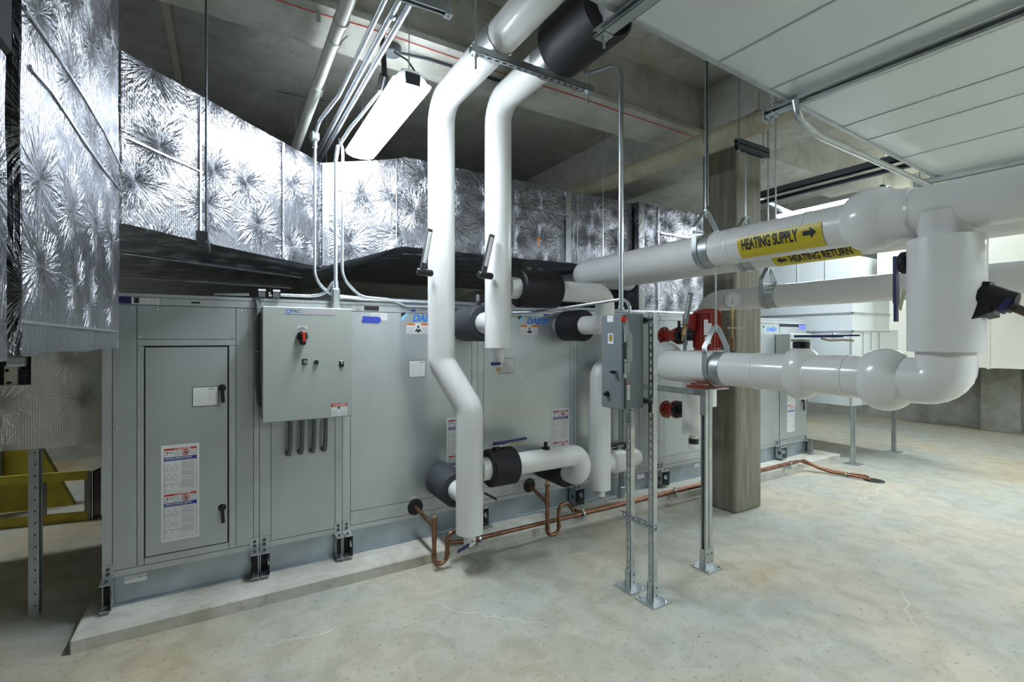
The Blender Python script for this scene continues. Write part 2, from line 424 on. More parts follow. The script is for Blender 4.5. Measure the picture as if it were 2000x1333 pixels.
# ================================================================ SETTING
ZC, ZS = 4.165, 3.72
mb = MB(); mb.box((-7, -6, -.15), (13.2, 9.6, 0), cfloor); struct('floor', mb)
mb = MB(); mb.box((-7, -6, ZC), (13.2, 9.6, ZC+.15), cceil); struct('ceiling', mb)
mb = MB(); mb.box((-7, 9.35, 0), (13.2, 9.6, ZC), cwall); struct('wall_back', mb)
mb = MB(); mb.box((12.9, -6, 0), (13.2, 9.35, ZC), cwall)
for y in (2.8, -1.2, 6.8): mb.box((12.72, y, 0), (12.9, y+.55, ZC), cwall)
struct('wall_right', mb)
mb = MB(); mb.box((-7.2, -6, 0), (-7, 9.6, ZC), cwall); struct('wall_left', mb)
mb = MB(); mb.box((-7, -6.2, 0), (13.2, -6, ZC), cwall); struct('wall_front', mb)
# downstand beams
mb = MB(); mb.box((-7, 3.03, ZS), (3.95, 3.45, ZC), cceil); mb.box((-7, 3.0, ZS), (3.95, 3.03, ZS+.04), cceil)
struct('ceiling_beam', mb, 'long concrete ceiling beam above the two white risers', 'beam')
mb = MB(); mb.box((3.95, -6, ZS-.02), (4.85, 9.3, ZC), cceil)
struct('ceiling_girder', mb, 'concrete girder resting on the column behind the tan pipe', 'beam')
mb = MB(); mb.box((4.85, 3.03, ZS), (12.9, 3.45, ZC), cceil); mb.box((8.6, -6, ZS), (9.0, 9.3, ZC), cceil)
struct('ceiling_beam', mb, 'concrete ceiling beams beyond the column above the far lamp', 'beam')
# formwork joint line on the slab
a, b = P(322, 2, Z=ZC-.004), P(352, 172, Z=ZC-.004)
mb = MB(); mb.ribbon([a, b], (1, 0, 0), .05, .004, mat('formwork_joint', (.50, .48, .38), 0, .8)); struct('trim_1', mb)
for px, py, qx, qy in ((262, 118, 300, 150), (288, 60, 294, 66)):
    pass
# column
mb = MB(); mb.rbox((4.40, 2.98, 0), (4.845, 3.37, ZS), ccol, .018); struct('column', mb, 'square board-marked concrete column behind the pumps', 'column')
# pad
mb = MB(); mb.rbox((-.73, 3.55, -.02), (7.72, 6.1, .08), cpad, .008)
struct('housekeeping_pad', mb, 'low pale concrete pad under the air handling unit', 'pad')

# ================================================================ AIR HANDLING UNIT  (front face Y=3.86)
FY = 3.86; ZB0, ZB1, ZT0, ZT1 = .085, .305, 1.972, 2.045
def xa(px): return P(px, 664, Y=FY).x
SPL = [xa(199), xa(506.5), xa(668), xa(932.5), xa(1119.5), 4.28, xa(1518), xa(1574)]
def ahu_label_rig(root, x0, x1, z0, z1, tilt=0.0, out=0):
    """two stacked rigging notices on one white sheet"""
    mb = MB(); w_ = x1-x0; h = z1-z0; y = FY-.0075-out
    def pt(a, b, e=0): return V((x0+a*w_+tilt*(b-.5)*w_, y-e, z0+b*h))
    def rect(a0, a1, b0, b1, m, e): mb.add([pt(a0, b0, e), pt(a1, b0, e), pt(a1, b1, e), pt(a0, b1, e)], [(0, 1, 2, 3)], m, True)
    mb.hexa([pt(0, 0), pt(1, 0), pt(1, 0)+V((0, .001, 0)), pt(0, 0)+V((0, .001, 0)), pt(0, 1), pt(1, 1), pt(1, 1)+V((0, .001, 0)), pt(0, 1)+V((0, .001, 0))], paper)
    for k, ttl in ((0, 'INSTRUCTIONS DE CÂBLAGE'), (1, 'RIGGING INSTRUCTIONS')):
        def B(v_): return .035+.475*k+v_*.455
        L, R = .09, .93
        rect(L, R, B(.955), B(1.0), lred, .0006)
        text(mb, 'DANGER', pt(.42, B(.963), .0012), X_, Z_, h*.455*.032, paper, .03, sx=1.4)
        mb.add([pt(.36, B(.963), .0012), pt(.40, B(.963), .0012), pt(.38, B(.993), .0012)], [(0, 1, 2)], paper, True)
        rect(L, R, B(.715), B(.80), lblue, .0006)
        text(mb, ttl, pt(L+.03, B(.752), .0012), X_, Z_, h*.455*.034, paper, .03, sx=w_*.78/(len(ttl)*h*.455*.034*.95))
        rect(L+.04, R-.06, B(.728), B(.736), inkg, .0012)
        # falling figure and prohibition ring
        for (c0, c1, c2) in (((.16, .93), (.20, .90), (.14, .88)), ((.14, .915), (.30, .905), (.29, .89)), ((.15, .885), (.19, .86), (.25, .82)), ((.13, .87), (.17, .85), (.15, .83))):
            q = [pt(a, B(b), .0008) for a, b in (c0, c1, c2)]; mb.add(q, [(0, 1, 2)], ink, True)
        c = pt(.64, B(.885), .0008); rr = w_*.085
        mb.tube([c+V((math.cos(t)*rr, 0, math.sin(t)*rr)) for t in [q*math.pi/8 for q in range(17)]], .0028, lred, n=4, caps=False, bend=.0001)
        mb.ribbon([c+V((-rr*.7, -.001, rr*.7)), c+V((rr*.7, -.001, -rr*.7))], (0, 1, 0), .0008, .003, lred)
        mb.add([c+V((-rr*.5, 0, -rr*.4)), c+V((rr*.5, 0, -rr*.45)), c+V((rr*.2, 0, rr*.4)), c+V((-rr*.3, 0, rr*.2))], [(0, 1, 2, 3)], ink, True)
        for j in range(5): rect(.32, .50, B(.82+.025*j), B(.826+.025*j), inkg, .0008); rect(.76, .90, B(.82+.025*j), B(.826+.025*j), inkg, .0008)
        for j in range(3):
            b0 = .68-.215*j
            rect(L, R, B(b0-.205), B(b0-.202), inkg, .0008)
            for i in range(9):
                if random.random() < .9: rect(.52, .90-random.random()*.05, B(b0-.02*i-.01), B(b0-.02*i-.004), inkg, .0008)
            for a0 in (.13, .30):
                q = [pt(a0, B(b0-.15), .0008), pt(a0+.06, B(b0-.03), .0008), pt(a0+.14, B(b0-.16), .0008), pt(a0+.02, B(b0-.18), .0008), pt(a0, B(b0-.15), .0008)]
                if j == 2: q = [pt(a0, B(b0-.15), .0008), pt(a0, B(b0-.08), .0008), pt(a0+.13, B(b0-.05), .0008), pt(a0+.17, B(b0-.09), .0008), pt(a0+.17, B(b0-.15), .0008)]
                mb.ribbon(q, (0, 1, 0), .0004, .0016, ink)
        mb.ribbon([pt(L, B(.96), .0007), pt(L, B(0), .0007), pt(R, B(0), .0007), pt(R, B(.96), .0007)], (0, 1, 0), .0004, .0014, ink)
    return mb.build('warning_label', root)
def logo(root, x, z, s=1.0):
    mb = MB(); y = FY-.0072
    mb.add([(x, y, z+.075*s), (x+.055*s, y, z+.075*s), (x, y, z+.03*s)], [(0, 1, 2)], ink, True)
    mb.add([(x+.055*s, y, z+.075*s), (x+.075*s, y, z+.075*s), (x, y, z-.01*s), (x, y, z+.03*s)], [(0, 1, 2, 3)], dcyan, True)
    text(mb, 'DAIKIN', (x+.095*s, y, z), X_, Z_, .055*s, dblue, .045, shear=.28, sx=.95)
    return mb.build('maker_logo', root)
def caution(root, x, z, w_=.18, h=.085):
    mb = MB(); y = FY-.007; mb.box((x, y, z), (x+w_, y+.001, z+h), paper); y -= .0006
    for a in (0, .62):
        mb.box((x+w_*a, y, z+h*.8), (x+w_*(a+.36), y+.0004, z+h), lorange)
        for j in range(5): mb.box((x+w_*(a+.03), y, z+h*(.1+.12*j)), (x+w_*(a+.32), y+.0004, z+h*(.13+.12*j)), inkg)
        text(mb, 'WARNING', (x+w_*(a+.06), y-.0002, z+h*.84), X_, Z_, h*.1, ink, .01)
    c = V((x+w_*.5, y-.0003, z+h*.66)); mb.add([c+V((math.cos(t)*h*.11, 0, math.sin(t)*h*.13)) for t in [k*math.pi/6 for k in range(12)]], [tuple(range(12))], ink, True)
    mb.add([c+V((a*h, 0, b*h)) for a, b in ((-.12, -.14), (-.34, -.42), (-.22, -.5), (-.12, -.36), (-.14, -.54), (.14, -.54), (.12, -.36), (.22, -.5), (.34, -.42), (.12, -.14), (0, -.3))], [(0, 1, 2, 3, 10), (10, 6, 7, 8, 9), (3, 4, 5, 6, 10)], ink, True)
    return mb.build('caution_label', root)
def data_sheet(root, x, z, w_, h, out=0):
    mb = MB(); y = FY-.0068-out; mb.box((x-.004, y+.0005, z-.004), (x+w_+.004, y+.0015, z+h+.004), ink); mb.box((x, y-.0004, z), (x+w_, y+.001, z+h), paper)
    text(mb, 'DAIKIN', (x+w_*.62, y-.001, z+h*.87), X_, Z_, h*.055, ink, .02, shear=.2, sx=.9)
    for j in range(8): mb.box((x+w_*.06, y-.0009, z+h*(.08+.1*j)), (x+w_*random.uniform(.2, .5), y, z+h*(.085+.1*j)), inkg); mb.box((x+w_*.6, y-.0009, z+h*(.08+.1*j)), (x+w_*random.uniform(.7, .92), y, z+h*(.085+.1*j)), inkg)
    return mb.build('data_sheet', root)
def lug(root, x, wd=.055, left=True, right=True):
    """bolted lifting / joining brackets at a split"""
    for sgn in ([-1] if left else [])+([1] if right else []):
        mb = MB(); a, b = sorted((x+sgn*.003, x+sgn*(wd+.003))); y0, y1 = FY-.105, FY-.012; z0, z1 = .10, .265
        mb.box((a, y0, z1-.006), (b, y1, z1), zinc); mb.box((a, y0, z0), (b, y1, z0+.006), zinc)
        mb.box((a, FY-.014, z0), (b, FY-.008, z1+.085), zinc); mb.box((a+.006, FY-.018, z0+.008), (b-.006, FY-.0145, z1-.008), gasket)  # black plate stands in for the unlit inside of the bracket
        xo = b-.005 if sgn > 0 else a
        # web plate with a round hole
        n = 24; c = V((0, (y0+y1)/2, (z0+z1)/2)); ro = .026; ring, sq = [], []
        for k in range(n):
            t = 2*math.pi*k/n; cs, sn = math.cos(t), math.sin(t); ring.append((cs*ro, sn*ro))
            q = min(((y1-y0)/2)/max(abs(cs), 1e-6), ((z1-z0)/2)/max(abs(sn), 1e-6)); sq.append((cs*q, sn*q))
        vs = []
        for dx in (0, .005):
            vs += [(xo+dx, c.y+p, c.z+q) for p, q in ring]+[(xo+dx, c.y+p, c.z+q) for p, q in sq]
        fs = []
        for k in range(n):
            k2 = (k+1) % n; fs += [(k, k2, n+k2, n+k), (2*n+k, 3*n+k, 3*n+k2, 2*n+k2), (k, 2*n+k, 2*n+k2, k2)]
        mb.add(vs, fs, zinc)
        for dz in (.03, .06): mb.cyl(((a+b)/2, FY-.02, z1+dz), ((a+b)/2, FY-.013, z1+dz), .011, darksteel, 12)
        mb.cyl(((a+b)/2, FY-.055, z1), ((a+b)/2, FY-.055, z1+.008), .01, darksteel, 10)
        mb.build('lifting_bracket', root)
def panel(mb, x0, x1, z0, z1, m=galv, t=.0075): mb.box((x0+.0018, FY-t+.0015, z0+.0018), (x1-.0018, FY+.004, z1-.0018), m)
def handle(root, x, z, L=.09, sgn=-1, ang=.06):
    mb = MB(); mb.cyl((x, FY-.006, z), (x, FY-.035, z), .017, black, 16, ch=.003); mb.cyl((x, FY-.0065, z), (x, FY-.012, z), .024, black, 16)
    mb.obox((x+.5*L*ang, FY-.033, z-L*.55), (L*ang*.5, 0, -L*.55), (.011, 0, 0), (0, .007, 0), black)
    return mb.build('door_handle', root)
def module(i, label):
    x0, x1 = SPL[i], SPL[i+1]
    r = thing('air_handler_section', label, 'air handler', (x0, FY, ZB0), 'sections of the long grey air handling unit')
    mb = MB(); mb.box((x0+.002, FY+.004, ZB1-.03), (x1-.002, 5.75, ZT1-.004), gasket if False else galv); mb.build('casing', r)
    mb = MB(); mb.box((x0+.003, FY+.001, ZB1), (x1-.003, FY+.004, ZT0+.05), gasket); mb.build('gasket', r)
    mb = MB()
    mb.box((x0+.002, FY+.006, ZB0), (x1-.002, FY+.012, ZB1-.04), gbase)
    mb.box((x0+.002, FY-.012, ZB0-.004), (x1-.002, FY+.006, ZB0+.006), gbase); mb.box((x0+.002, FY-.008, ZB1-.045), (x1-.002, FY+.006, ZB1-.038), gbase)
    mb.box((x0+.002, FY+.012, ZB0), (x1-.002, 5.74, ZB1-.03), gbase)
    mb.build('base_rail', r)
    mb = MB(); panel(mb, x0, x1, ZB1-.04, ZB1, gtrim, .009); panel(mb, x0, x1, ZT0, 2.022, gtrim, .011)
    mb.box((x0+.001, FY-.010, 2.024), (x1-.001, 5.75, ZT1), gtrim); each(mb, 'frame_rail', r)
    return r
def screws(root, pts):
    mb = MB()
    for x, z in pts: mb.lathe((x, FY-.0055, z), (0, -1, 0), [(0, .0065), (.002, .006), (.0032, .003)], conduitm, 10)
    mb.build('screw', root)['kind'] = 'stuff'
# section 1 : hinged door
m1 = module(0, 'leftmost unit section with a tall hinged door and two black handles')
mb = MB(); panel(mb, xa(199), xa(220), ZB1, ZT0, gtrim); panel(mb, xa(495), SPL[1], ZB1, ZT0, gtrim); each(mb, 'corner_post', m1)
mb = MB(); panel(mb, xa(220), xa(268), ZB1, ZT0); panel(mb, xa(461), xa(495), ZB1, ZT0); panel(mb, xa(268), xa(461), 1.753, ZT0)
each(mb, 'side_panel', m1)
mb = MB(); panel(mb, xa(268), xa(461), 1.71, 1.753, gtrim); panel(mb, xa(268), xa(282), .305, 1.71, gtrim); panel(mb, xa(447), xa(461), .305, 1.71, gtrim); panel(mb, xa(282), xa(447), .305, .352, gtrim)
each(mb, 'door_frame', m1)
mb = MB(); mb.box((xa(284.5), FY-.010, .358), (xa(444), FY+.003, 1.700), galv); d1 = mb.build('door', m1)
for zz in (1.42, .60): h_ = handle(m1, xa(434), zz); h_.parent = d1
ds = data_sheet(m1, -.171, 1.305, .142, .125, .005); ds.parent = d1
lb = ahu_label_rig(m1, -.345, -.135, .43, 1.06, .0, .005); lb.parent = d1
screws(m1, [(xa(257), 1.95), (xa(257), .60), (xa(307), 1.95), (xa(424), 1.955), (xa(272), 1.77), (xa(455), 1.77), (xa(288), 1.735), (xa(442), 1.735), (xa(272), 1.69), (xa(272), .33), (xa(471), 1.95), (xa(451), .33), (xa(227), 1.2), (xa(490), .5), (xa(490), 1.7)])
mb = MB(); x = xa(233); mb.box((x-.03, FY-.0105, 1.978), (x+.062, FY-.008, 2.02), blue)
x = xa(262); mb.box((x-.012, FY-.0104, 1.976), (xa(312), FY-.0088, 2.02), paper); mb.box((x, FY-.0112, 1.982), (x+.026, FY-.0103, 2.018), ink)
for k in range(5): mb.box((x+.032+.026*k, FY-.0112, 1.98), (x+.033+.026*k, FY-.0103, 2.018), ink)
mb.box((xa(374), FY-.0108, 1.992), (xa(391), FY-.0088, 2.004), ink); mb.build('strip_label', m1)
mb = MB(); mb.box((xa(243), FY+.004, .205), (xa(287), FY+.0055, .25), paper)
text(mb, 'BOTTOM AIR', (xa(245), FY+.0035, .229), X_, Z_, .014, inkg, .01, sx=1.0); mb.build('stencil_label', m1)
lug(m1, SPL[0], left=False); lug(m1, SPL[1], right=False)
# section 2
m2 = module(1, 'narrow unit section behind the tall grey control panel')
mb = MB(); panel(mb, SPL[1], xa(529), ZB1, ZT0, gtrim); panel(mb, xa(654), SPL[2], ZB1, ZT0, gtrim); each(mb, 'corner_post', m2)
mb = MB(); panel(mb, xa(529), xa(654), ZB1, ZT0); each(mb, 'front_panel', m2)
screws(m2, [(xa(534), 1.12), (xa(650), 1.12), (xa(534), .48), (xa(650), .48), (xa(540), 1.99)])
lug(m2, SPL[1], left=False); lug(m2, SPL[2], right=False)
# section 3
m3 = module(2, 'wide unit section with blue tape left of the tall offset white riser')
mb = MB(); panel(mb, SPL[2], xa(684), ZB1, ZT0, gtrim); panel(mb, xa(921), SPL[3], ZB1, ZT0, gtrim); each(mb, 'corner_post', m3)
mb = MB(); panel(mb, xa(684), xa(921), .412, ZT0); each(mb, 'front_panel', m3)
mb = MB(); panel(mb, xa(684), xa(921), ZB1, .412, gtrim); mb.build('lower_panel', m3)
logo(m3, 1.255, 1.905); caution(m3, 1.30, 1.80, .20, .088); data_sheet(m3, 1.322, 1.44, .14, .135); ahu_label_rig(m3, 1.655, 1.86, .42, 1.075)
mb = MB(); q = [(.945, 1.937), (1.075, 1.932), (1.092, 1.908), (1.07, 1.880), (.935, 1.884)]
mb.add([(x, FY-.0095, z) for x, z in q], [(0, 1, 2, 3, 4)], bluetape, True); mb.build('blue_tape', m3)
mb = MB(); mb.box((.86, FY-.012, 1.978), (.945, FY-.0105, 2.018), paper); text(mb, 'DAIKIN', (.885, FY-.0126, 1.981), X_, Z_, .010, ink, .02, shear=.2)
for k in range(3): mb.box((.885, FY-.0124, 1.996+.007*k), (.938, FY-.0118, 1.9985+.007*k), inkg)
mb.box((.95, FY-.012, 1.978), (1.075, FY-.0105, 2.02), paper); mb.box((.954, FY-.0126, 1.981), (1.071, FY-.0118, 2.017), ink)
mb.build('strip_label', m3); mb = MB(); mb.box((1.01, FY-.008, 1.905), (1.14, FY-.0068, 1.965), paper)
for k in range(5): mb.box((1.02, FY-.0086, 1.915+.009*k), (1.08+.01*(k % 3), FY-.0079, 1.9175+.009*k), inkg)
mb.build('data_label', m3); mb = MB(); mb.box((xa(803), FY-.0125, 1.985), (xa(811), FY-.0105, 2.0), bluetape); mb.build('port_mark', m3)
mb = MB(); mb.lathe((1.375, FY-.002, .355), (0, -1, 0), [(0, .068), (.008, .066), (.012, .045), (.012, .03)], black, 28); mb.build('pipe_grommet', m3)
mb = MB(); mb.box((1.325, FY-.0075, .43), (1.385, FY-.006, .444), paper); mb.build('port_label', m3)
screws(m3, [(xa(690), 1.80), (xa(690), .45), (xa(690), .38), (xa(706), .33), (xa(712), .425), (xa(756), .32), (xa(700), 1.95)])
lug(m3, SPL[2], left=False); lug(m3, SPL[3], right=False)
# section 4
m4 = module(3, 'unit section with a maker logo between the two white riser pipes')
mb = MB(); panel(mb, SPL[3], xa(944), ZB1, ZT0, gtrim); panel(mb, xa(1113), SPL[4], ZB1, ZT0, gtrim); each(mb, 'corner_post', m4)
mb = MB(); panel(mb, xa(944), xa(1113), .412, ZT0); each(mb, 'front_panel', m4)
mb = MB(); panel(mb, xa(944), xa(1113), ZB1, .412, gtrim); mb.build('lower_panel', m4)
logo(m4, 2.385, 1.905); caution(m4, 2.41, 1.80, .20, .088); data_sheet(m4, 2.18, 1.44, .15, .135); ahu_label_rig(m4, 2.768, 2.985, .42, 1.068)
mb = MB(); mb.lathe((2.508, FY-.002, .36), (0, -1, 0), [(0, .068), (.008, .066), (.012, .045), (.012, .03)], black, 28); mb.build('pipe_grommet', m4)
mb = MB(); mb.box((2.46, FY-.0075, .43), (2.52, FY-.006, .444), paper); mb.box((xa(1060), FY-.0125, 1.985), (xa(1070), FY-.0105, 2.0), bluetape); mb.build('port_label', m4)
lug(m4, SPL[3], left=False); lug(m4, SPL[4], right=False)
# section 5
m5 = module(4, 'unit section behind the slotted steel stand of the disconnect switch')
mb = MB(); panel(mb, SPL[4], xa(1126), ZB1, ZT0, gtrim); panel(mb, 4.22, SPL[5], ZB1, ZT0, gtrim); each(mb, 'corner_post', m5)
mb = MB(); panel(mb, xa(1126), xa(1248), ZB1, ZT0); panel(mb, xa(1248), 4.22, ZB1, ZT0); each(mb, 'front_panel', m5)
ahu_label_rig(m5, 3.235, 3.45, .42, 1.055)
mb = MB(); mb.box((xa(1245), FY+.004, .20), (xa(1259), FY+.0055, .25), paper); mb.build('stencil_label', m5)
lug(m5, SPL[4], left=False); lug(m5, SPL[5], right=False)
# section 6
m6 = module(5, 'long unit section partly hidden by the concrete column')
mb = MB(); panel(mb, SPL[5], 4.36, ZB1, ZT0, gtrim); panel(mb, xa(1511), SPL[6], ZB1, ZT0, gtrim); each(mb, 'corner_post', m6)
mb = MB(); panel(mb, 4.36, 5.5, .40, ZT0); panel(mb, 5.5, xa(1511), ZB1, ZT0); panel(mb, 4.36, 5.5, ZB1, .40, gtrim); each(mb, 'front_panel', m6)
logo(m6, 6.30, 1.87, .9); lug(m6, SPL[5], left=False); lug(m6, SPL[6], right=False)
mb = MB(); mb.box((xa(1357), FY+.004, .20), (xa(1367), FY+.0055, .24), paper); mb.build('stencil_label', m6)
# section 7
m7 = module(6, 'rightmost unit section with a narrow door and one black handle')
mb = MB(); panel(mb, SPL[6], xa(1521), ZB1, ZT0, gtrim); panel(mb, xa(1569), SPL[7], ZB1, ZT0, gtrim); each(mb, 'corner_post', m7)
mb = MB(); mb.box((xa(1521)+.006, FY-.010, .34), (xa(1569)-.004, FY+.003, ZT0-.04), galv); d7 = mb.build('door', m7)
mb = MB(); panel(mb, xa(1521), xa(1569), ZB1, .335, gtrim); each(mb, 'door_frame', m7)
lb = ahu_label_rig(m7, 6.865, 7.065, .43, 1.22, 0, .005); lb.parent = d7
h_ = handle(m7, xa(1566), .86, .13, ang=.0); h_.parent = d7
mb = MB(); mb.box((7.17, FY-.0125, 1.90), (7.36, FY-.0105, 1.965), mat('violet_tape', (.18, .2, .62), 0, .5)); mb.build('violet_tape', m7)
lug(m7, SPL[6], left=False); lug(m7, SPL[7]-.06, left=False)
# far control box on section 7
t = thing('control_panel', 'pale control box with red and black knob on the rightmost unit section', 'control panel', (6.6, FY-.02, 1.4))
mb = MB(); mb.rbox((6.58, FY-.22, 1.12), (7.12, FY-.013, 1.835), enclosure, .008); mb.build('enclosure', t)
mb = MB(); c = V((6.93, FY-.22, 1.66)); mb.cyl(c, c+V((0, -.03, 0)), .035, black, 20); mb.obox(c+V((.012, -.045, -.02)), (.014, 0, 0), (0, .016, 0), (0, 0, .045), redp); mb.build('rotary_switch', t)
# blower test tube racks beyond the column top (pair of valves on unit top)
# ---- big control panel
t = thing('control_panel', 'large grey-green drive control panel with a red and black rotary handle', 'control panel', (.24, FY-.01, 1.19))
x0, x1, z0, z1, yb, yf = .232, .815, 1.188, 1.975, FY-.0135, 3.66
mb = MB(); mb.rbox((x0, yf+.02, z0), (x1, yb, z1), enclosure, .008); mb.build('enclosure', t)
mb = MB(); mb.rbox((x0-.004, yf, z0-.004), (x1+.004, yf+.022, z1+.004), enclosure, .006); dr = mb.build('door', t)
yf -= .0008
def fp(px, py): return P(px, py, Y=yf)
mb = MB(); a, b = fp(556, 604), fp(654, 616); mb.box((a.x, yf-.001, b.z), (b.x, yf, a.z), mat('badge_grey', (.40, .40, .42), 0, .45))
text(mb, 'Q', (a.x+.006, yf-.0015, b.z+.008), X_, Z_, .027, dblue, .03, sx=1.05); text(mb, 'PAC', (a.x+.040, yf-.0015, b.z+.012), X_, Z_, .022, mat('badge_ink', (.08, .14, .25), 0, .5), .03, sx=1.05)
mb.box((a.x+.004, yf-.0016, b.z+.002), (a.x+.105, yf-.0008, b.z+.0045), dcyan); mb.build('badge', t, dr)
mb = MB(); c = fp(590, 657); mb.cyl(c, c+V((0, -.028, 0)), .036, black, 28, ch=.004); mb.rbox((c.x-.019, yf-.06, c.z-.062), (c.x+.019, yf-.026, c.z+.024), black, .008)
mb.rbox((c.x-.006, yf-.066, c.z-.04), (c.x+.013, yf-.055, c.z+.032), redp, .003); mb.build('rotary_handle', t, dr)
mb = MB(); a, b = fp(581, 637), fp(600, 643); mb.box((a.x, yf-.0008, b.z), (b.x, yf, a.z), paper); mb.box((a.x+.012, yf-.0014, a.z-.01), (b.x-.015, yf-.0008, a.z-.007), ink); mb.box((a.x+.008, yf-.0014, a.z-.018), (b.x-.01, yf-.0008, a.z-.015), ink); mb.build('name_tag', t, dr)
mb = MB(); c = fp(595, 707); mb.box((c.x-.018, yf-.002, c.z-.02), (c.x+.018, yf, c.z+.02), black); mb.cyl(c+V((.003, -.002, -.002)), c+V((.003, -.014, -.002)), .011, dialm, 18); mb.cyl(c+V((.003, -.014, -.002)), c+V((.003, -.018, -.002)), .006, black, 12); mb.build('key_switch', t, dr)
mb = MB(); c = fp(617.5, 707); mb.box((c.x-.03, yf-.001, c.z-.02), (c.x+.02, yf, c.z+.03), mat('plate_grey', (.42, .44, .43), 0, .4)); mb.cyl(c+V((0, -.001, -.003)), c+V((0, -.02, -.003)), .016, black, 20, ch=.003); mb.build('selector_knob', t, dr)
mb = MB(); c = fp(667, 711); mb.rbox((c.x-.016, yf-.012, c.z-.024), (c.x+.016, yf, c.z+.026), black, .006); mb.cyl(c+V((0, -.012, .008)), c+V((0, -.016, .008)), .007, dialm, 14); mb.build('keypad_port', t, dr)
mb = MB(); a, b = fp(647, 789), fp(678, 812); mb.box((a.x, yf-.001, b.z), (b.x, yf, a.z), paper); mb.box((a.x, yf-.0016, a.z-.024), (b.x, yf-.0008, a.z), lred)
text(mb, 'DANGER!', (a.x+.010, yf-.0022, a.z-.019), X_, Z_, .014, paper, .03, sx=(b.x-a.x)*.82/.083)
mb.box((a.x+.045, yf-.0016, a.z-.04), (a.x+.06, yf-.0008, a.z-.027), ink)
for k in range(4): mb.box((a.x+.006, yf-.0014, b.z+.006+.01*k), (a.x+.045, yf-.0008, b.z+.008+.01*k), inkg); mb.box((a.x+.06, yf-.0014, b.z+.006+.01*k), (b.x-.006, yf-.0008, b.z+.008+.01*k), inkg)
mb.build('danger_label', t, dr)
# four flexible conduits curling from the control panel into the casing
for px in (567.5, 590.5, 613.5, 636):
    p = P(px, 822, Y=3.78); e = P(px-4.5, 882-(px-567)*.12, Y=FY)
    t = thing('flexible_conduit', 'grey flexible conduit curling from the control panel into the casing', 'conduit', (p.x, p.y, z0), 'four flexible conduits under the control panel')
    mb = MB(); mb.tube([(p.x, 3.78, z0+.005), (p.x, 3.775, z0-.10), (p.x-.004, 3.775, e.z+.02), (e.x-.004, 3.80, e.z-.005), (e.x, FY-.008, e.z-.012)], .0155, flex, .05, n=14); mb.build('hose', t)
    mb = MB(); mb.cyl((e.x, FY-.03, e.z-.012), (e.x, FY-.007, e.z-.012), .021, flex, 12); mb.cyl((p.x, 3.78, z0-.022), (p.x, 3.78, z0-.004), .02, flexg, 12); mb.build('hose_fitting', t)
# vertical dark conduit left of the panel
t = thing('flexible_conduit', 'long dark conduit running down the left edge of the control panel', 'conduit', (.2, 3.83, 1.25))
mb = MB(); xx = P(503, 700, Y=3.82).x; mb.tube([(xx-.01, 3.83, 2.045), (xx, 3.82, 1.99), (xx, 3.82, 1.45), (xx+.012, 3.82, 1.30), (xx+.045, 3.82, 1.255)], .014, flex, .06, n=14); mb.build('hose', t)
mb = MB(); mb.cyl((xx, 3.82, 1.66), (xx, 3.82, 1.672), .018, conduitm, 12); mb.box((xx-.01, 3.825, 1.655), (xx+.03, 3.85, 1.675), conduitm); mb.build('conduit_strap', t)

# ================================================================ FOIL WRAPPED DUCTS
def duct(name, label, cat, hexes, m=foil, seams=(), amp=.007, step=.05):
    o = V(hexes[0][0]); r = thing(name, label, cat, o)
    for k, h in enumerate(hexes): MB().grid(h, m, step, amp, 2.4, k*3.1).build('wrapped_body' if k == 0 else 'wrapped_section', r, weld=True, ang=60)
    for s_ in seams:
        mb = MB(); pts, wd, w_ = s_; mb.ribbon(pts, wd, w_, .006, silver); mb.build('tape_seam', r)
    return r
def bx(x0, x1, y0, y1, z0, z1): return [(x0, y0, z0), (x1, y0, z0), (x1, y1, z0), (x0, y1, z0), (x0, y0, z1), (x1, y0, z1), (x1, y1, z1), (x0, y1, z1)]
PX = -.43; PYN, PYF = 1.66, 2.955
def pp(px, py, d=.004): q = P(px, py, X=PX); return (q.x+d, q.y, q.z)
duct('duct_plenum', 'huge foil wrapped vertical plenum filling the left edge', 'duct', [bx(-2.6, PX, PYN, PYF, 1.71, 3.68)],
     seams=[([pp(45, 15), pp(110, 110), pp(160, 187), pp(200, 255), pp(234, 325)], (0, .65, -.75), .014), ([pp(55, 130), pp(95, 175), pp(160, 274), pp(200, 330), pp(234, 372)], (0, .65, -.75), .012),
            ([pp(34, 628), pp(229, 648)], (0, 0, 1), .008)])
duct('duct_nose', 'narrow foil wrapped duct end at the very left edge', 'duct', [bx(-2.6, PX-.005, -.3, 1.585, 1.70, 2.42)])  # plenum and this end reach farther out of view to enlarge their shadow
mb = MB(); mb.box((-2.5, 1.595, 1.76), (PX-.05, 1.65, 2.42), fabric_shade); mb.rbox((-2.6, .2, 2.43), (PX-.01, 1.650, 3.7), fabric_shade, .02)  # first black box paints the shadow gap between nose and plenum
tag(mb.build('connector_shadow_gap'), 'black flexible duct connector and painted shadow gap in the top left corner', 'duct connector')
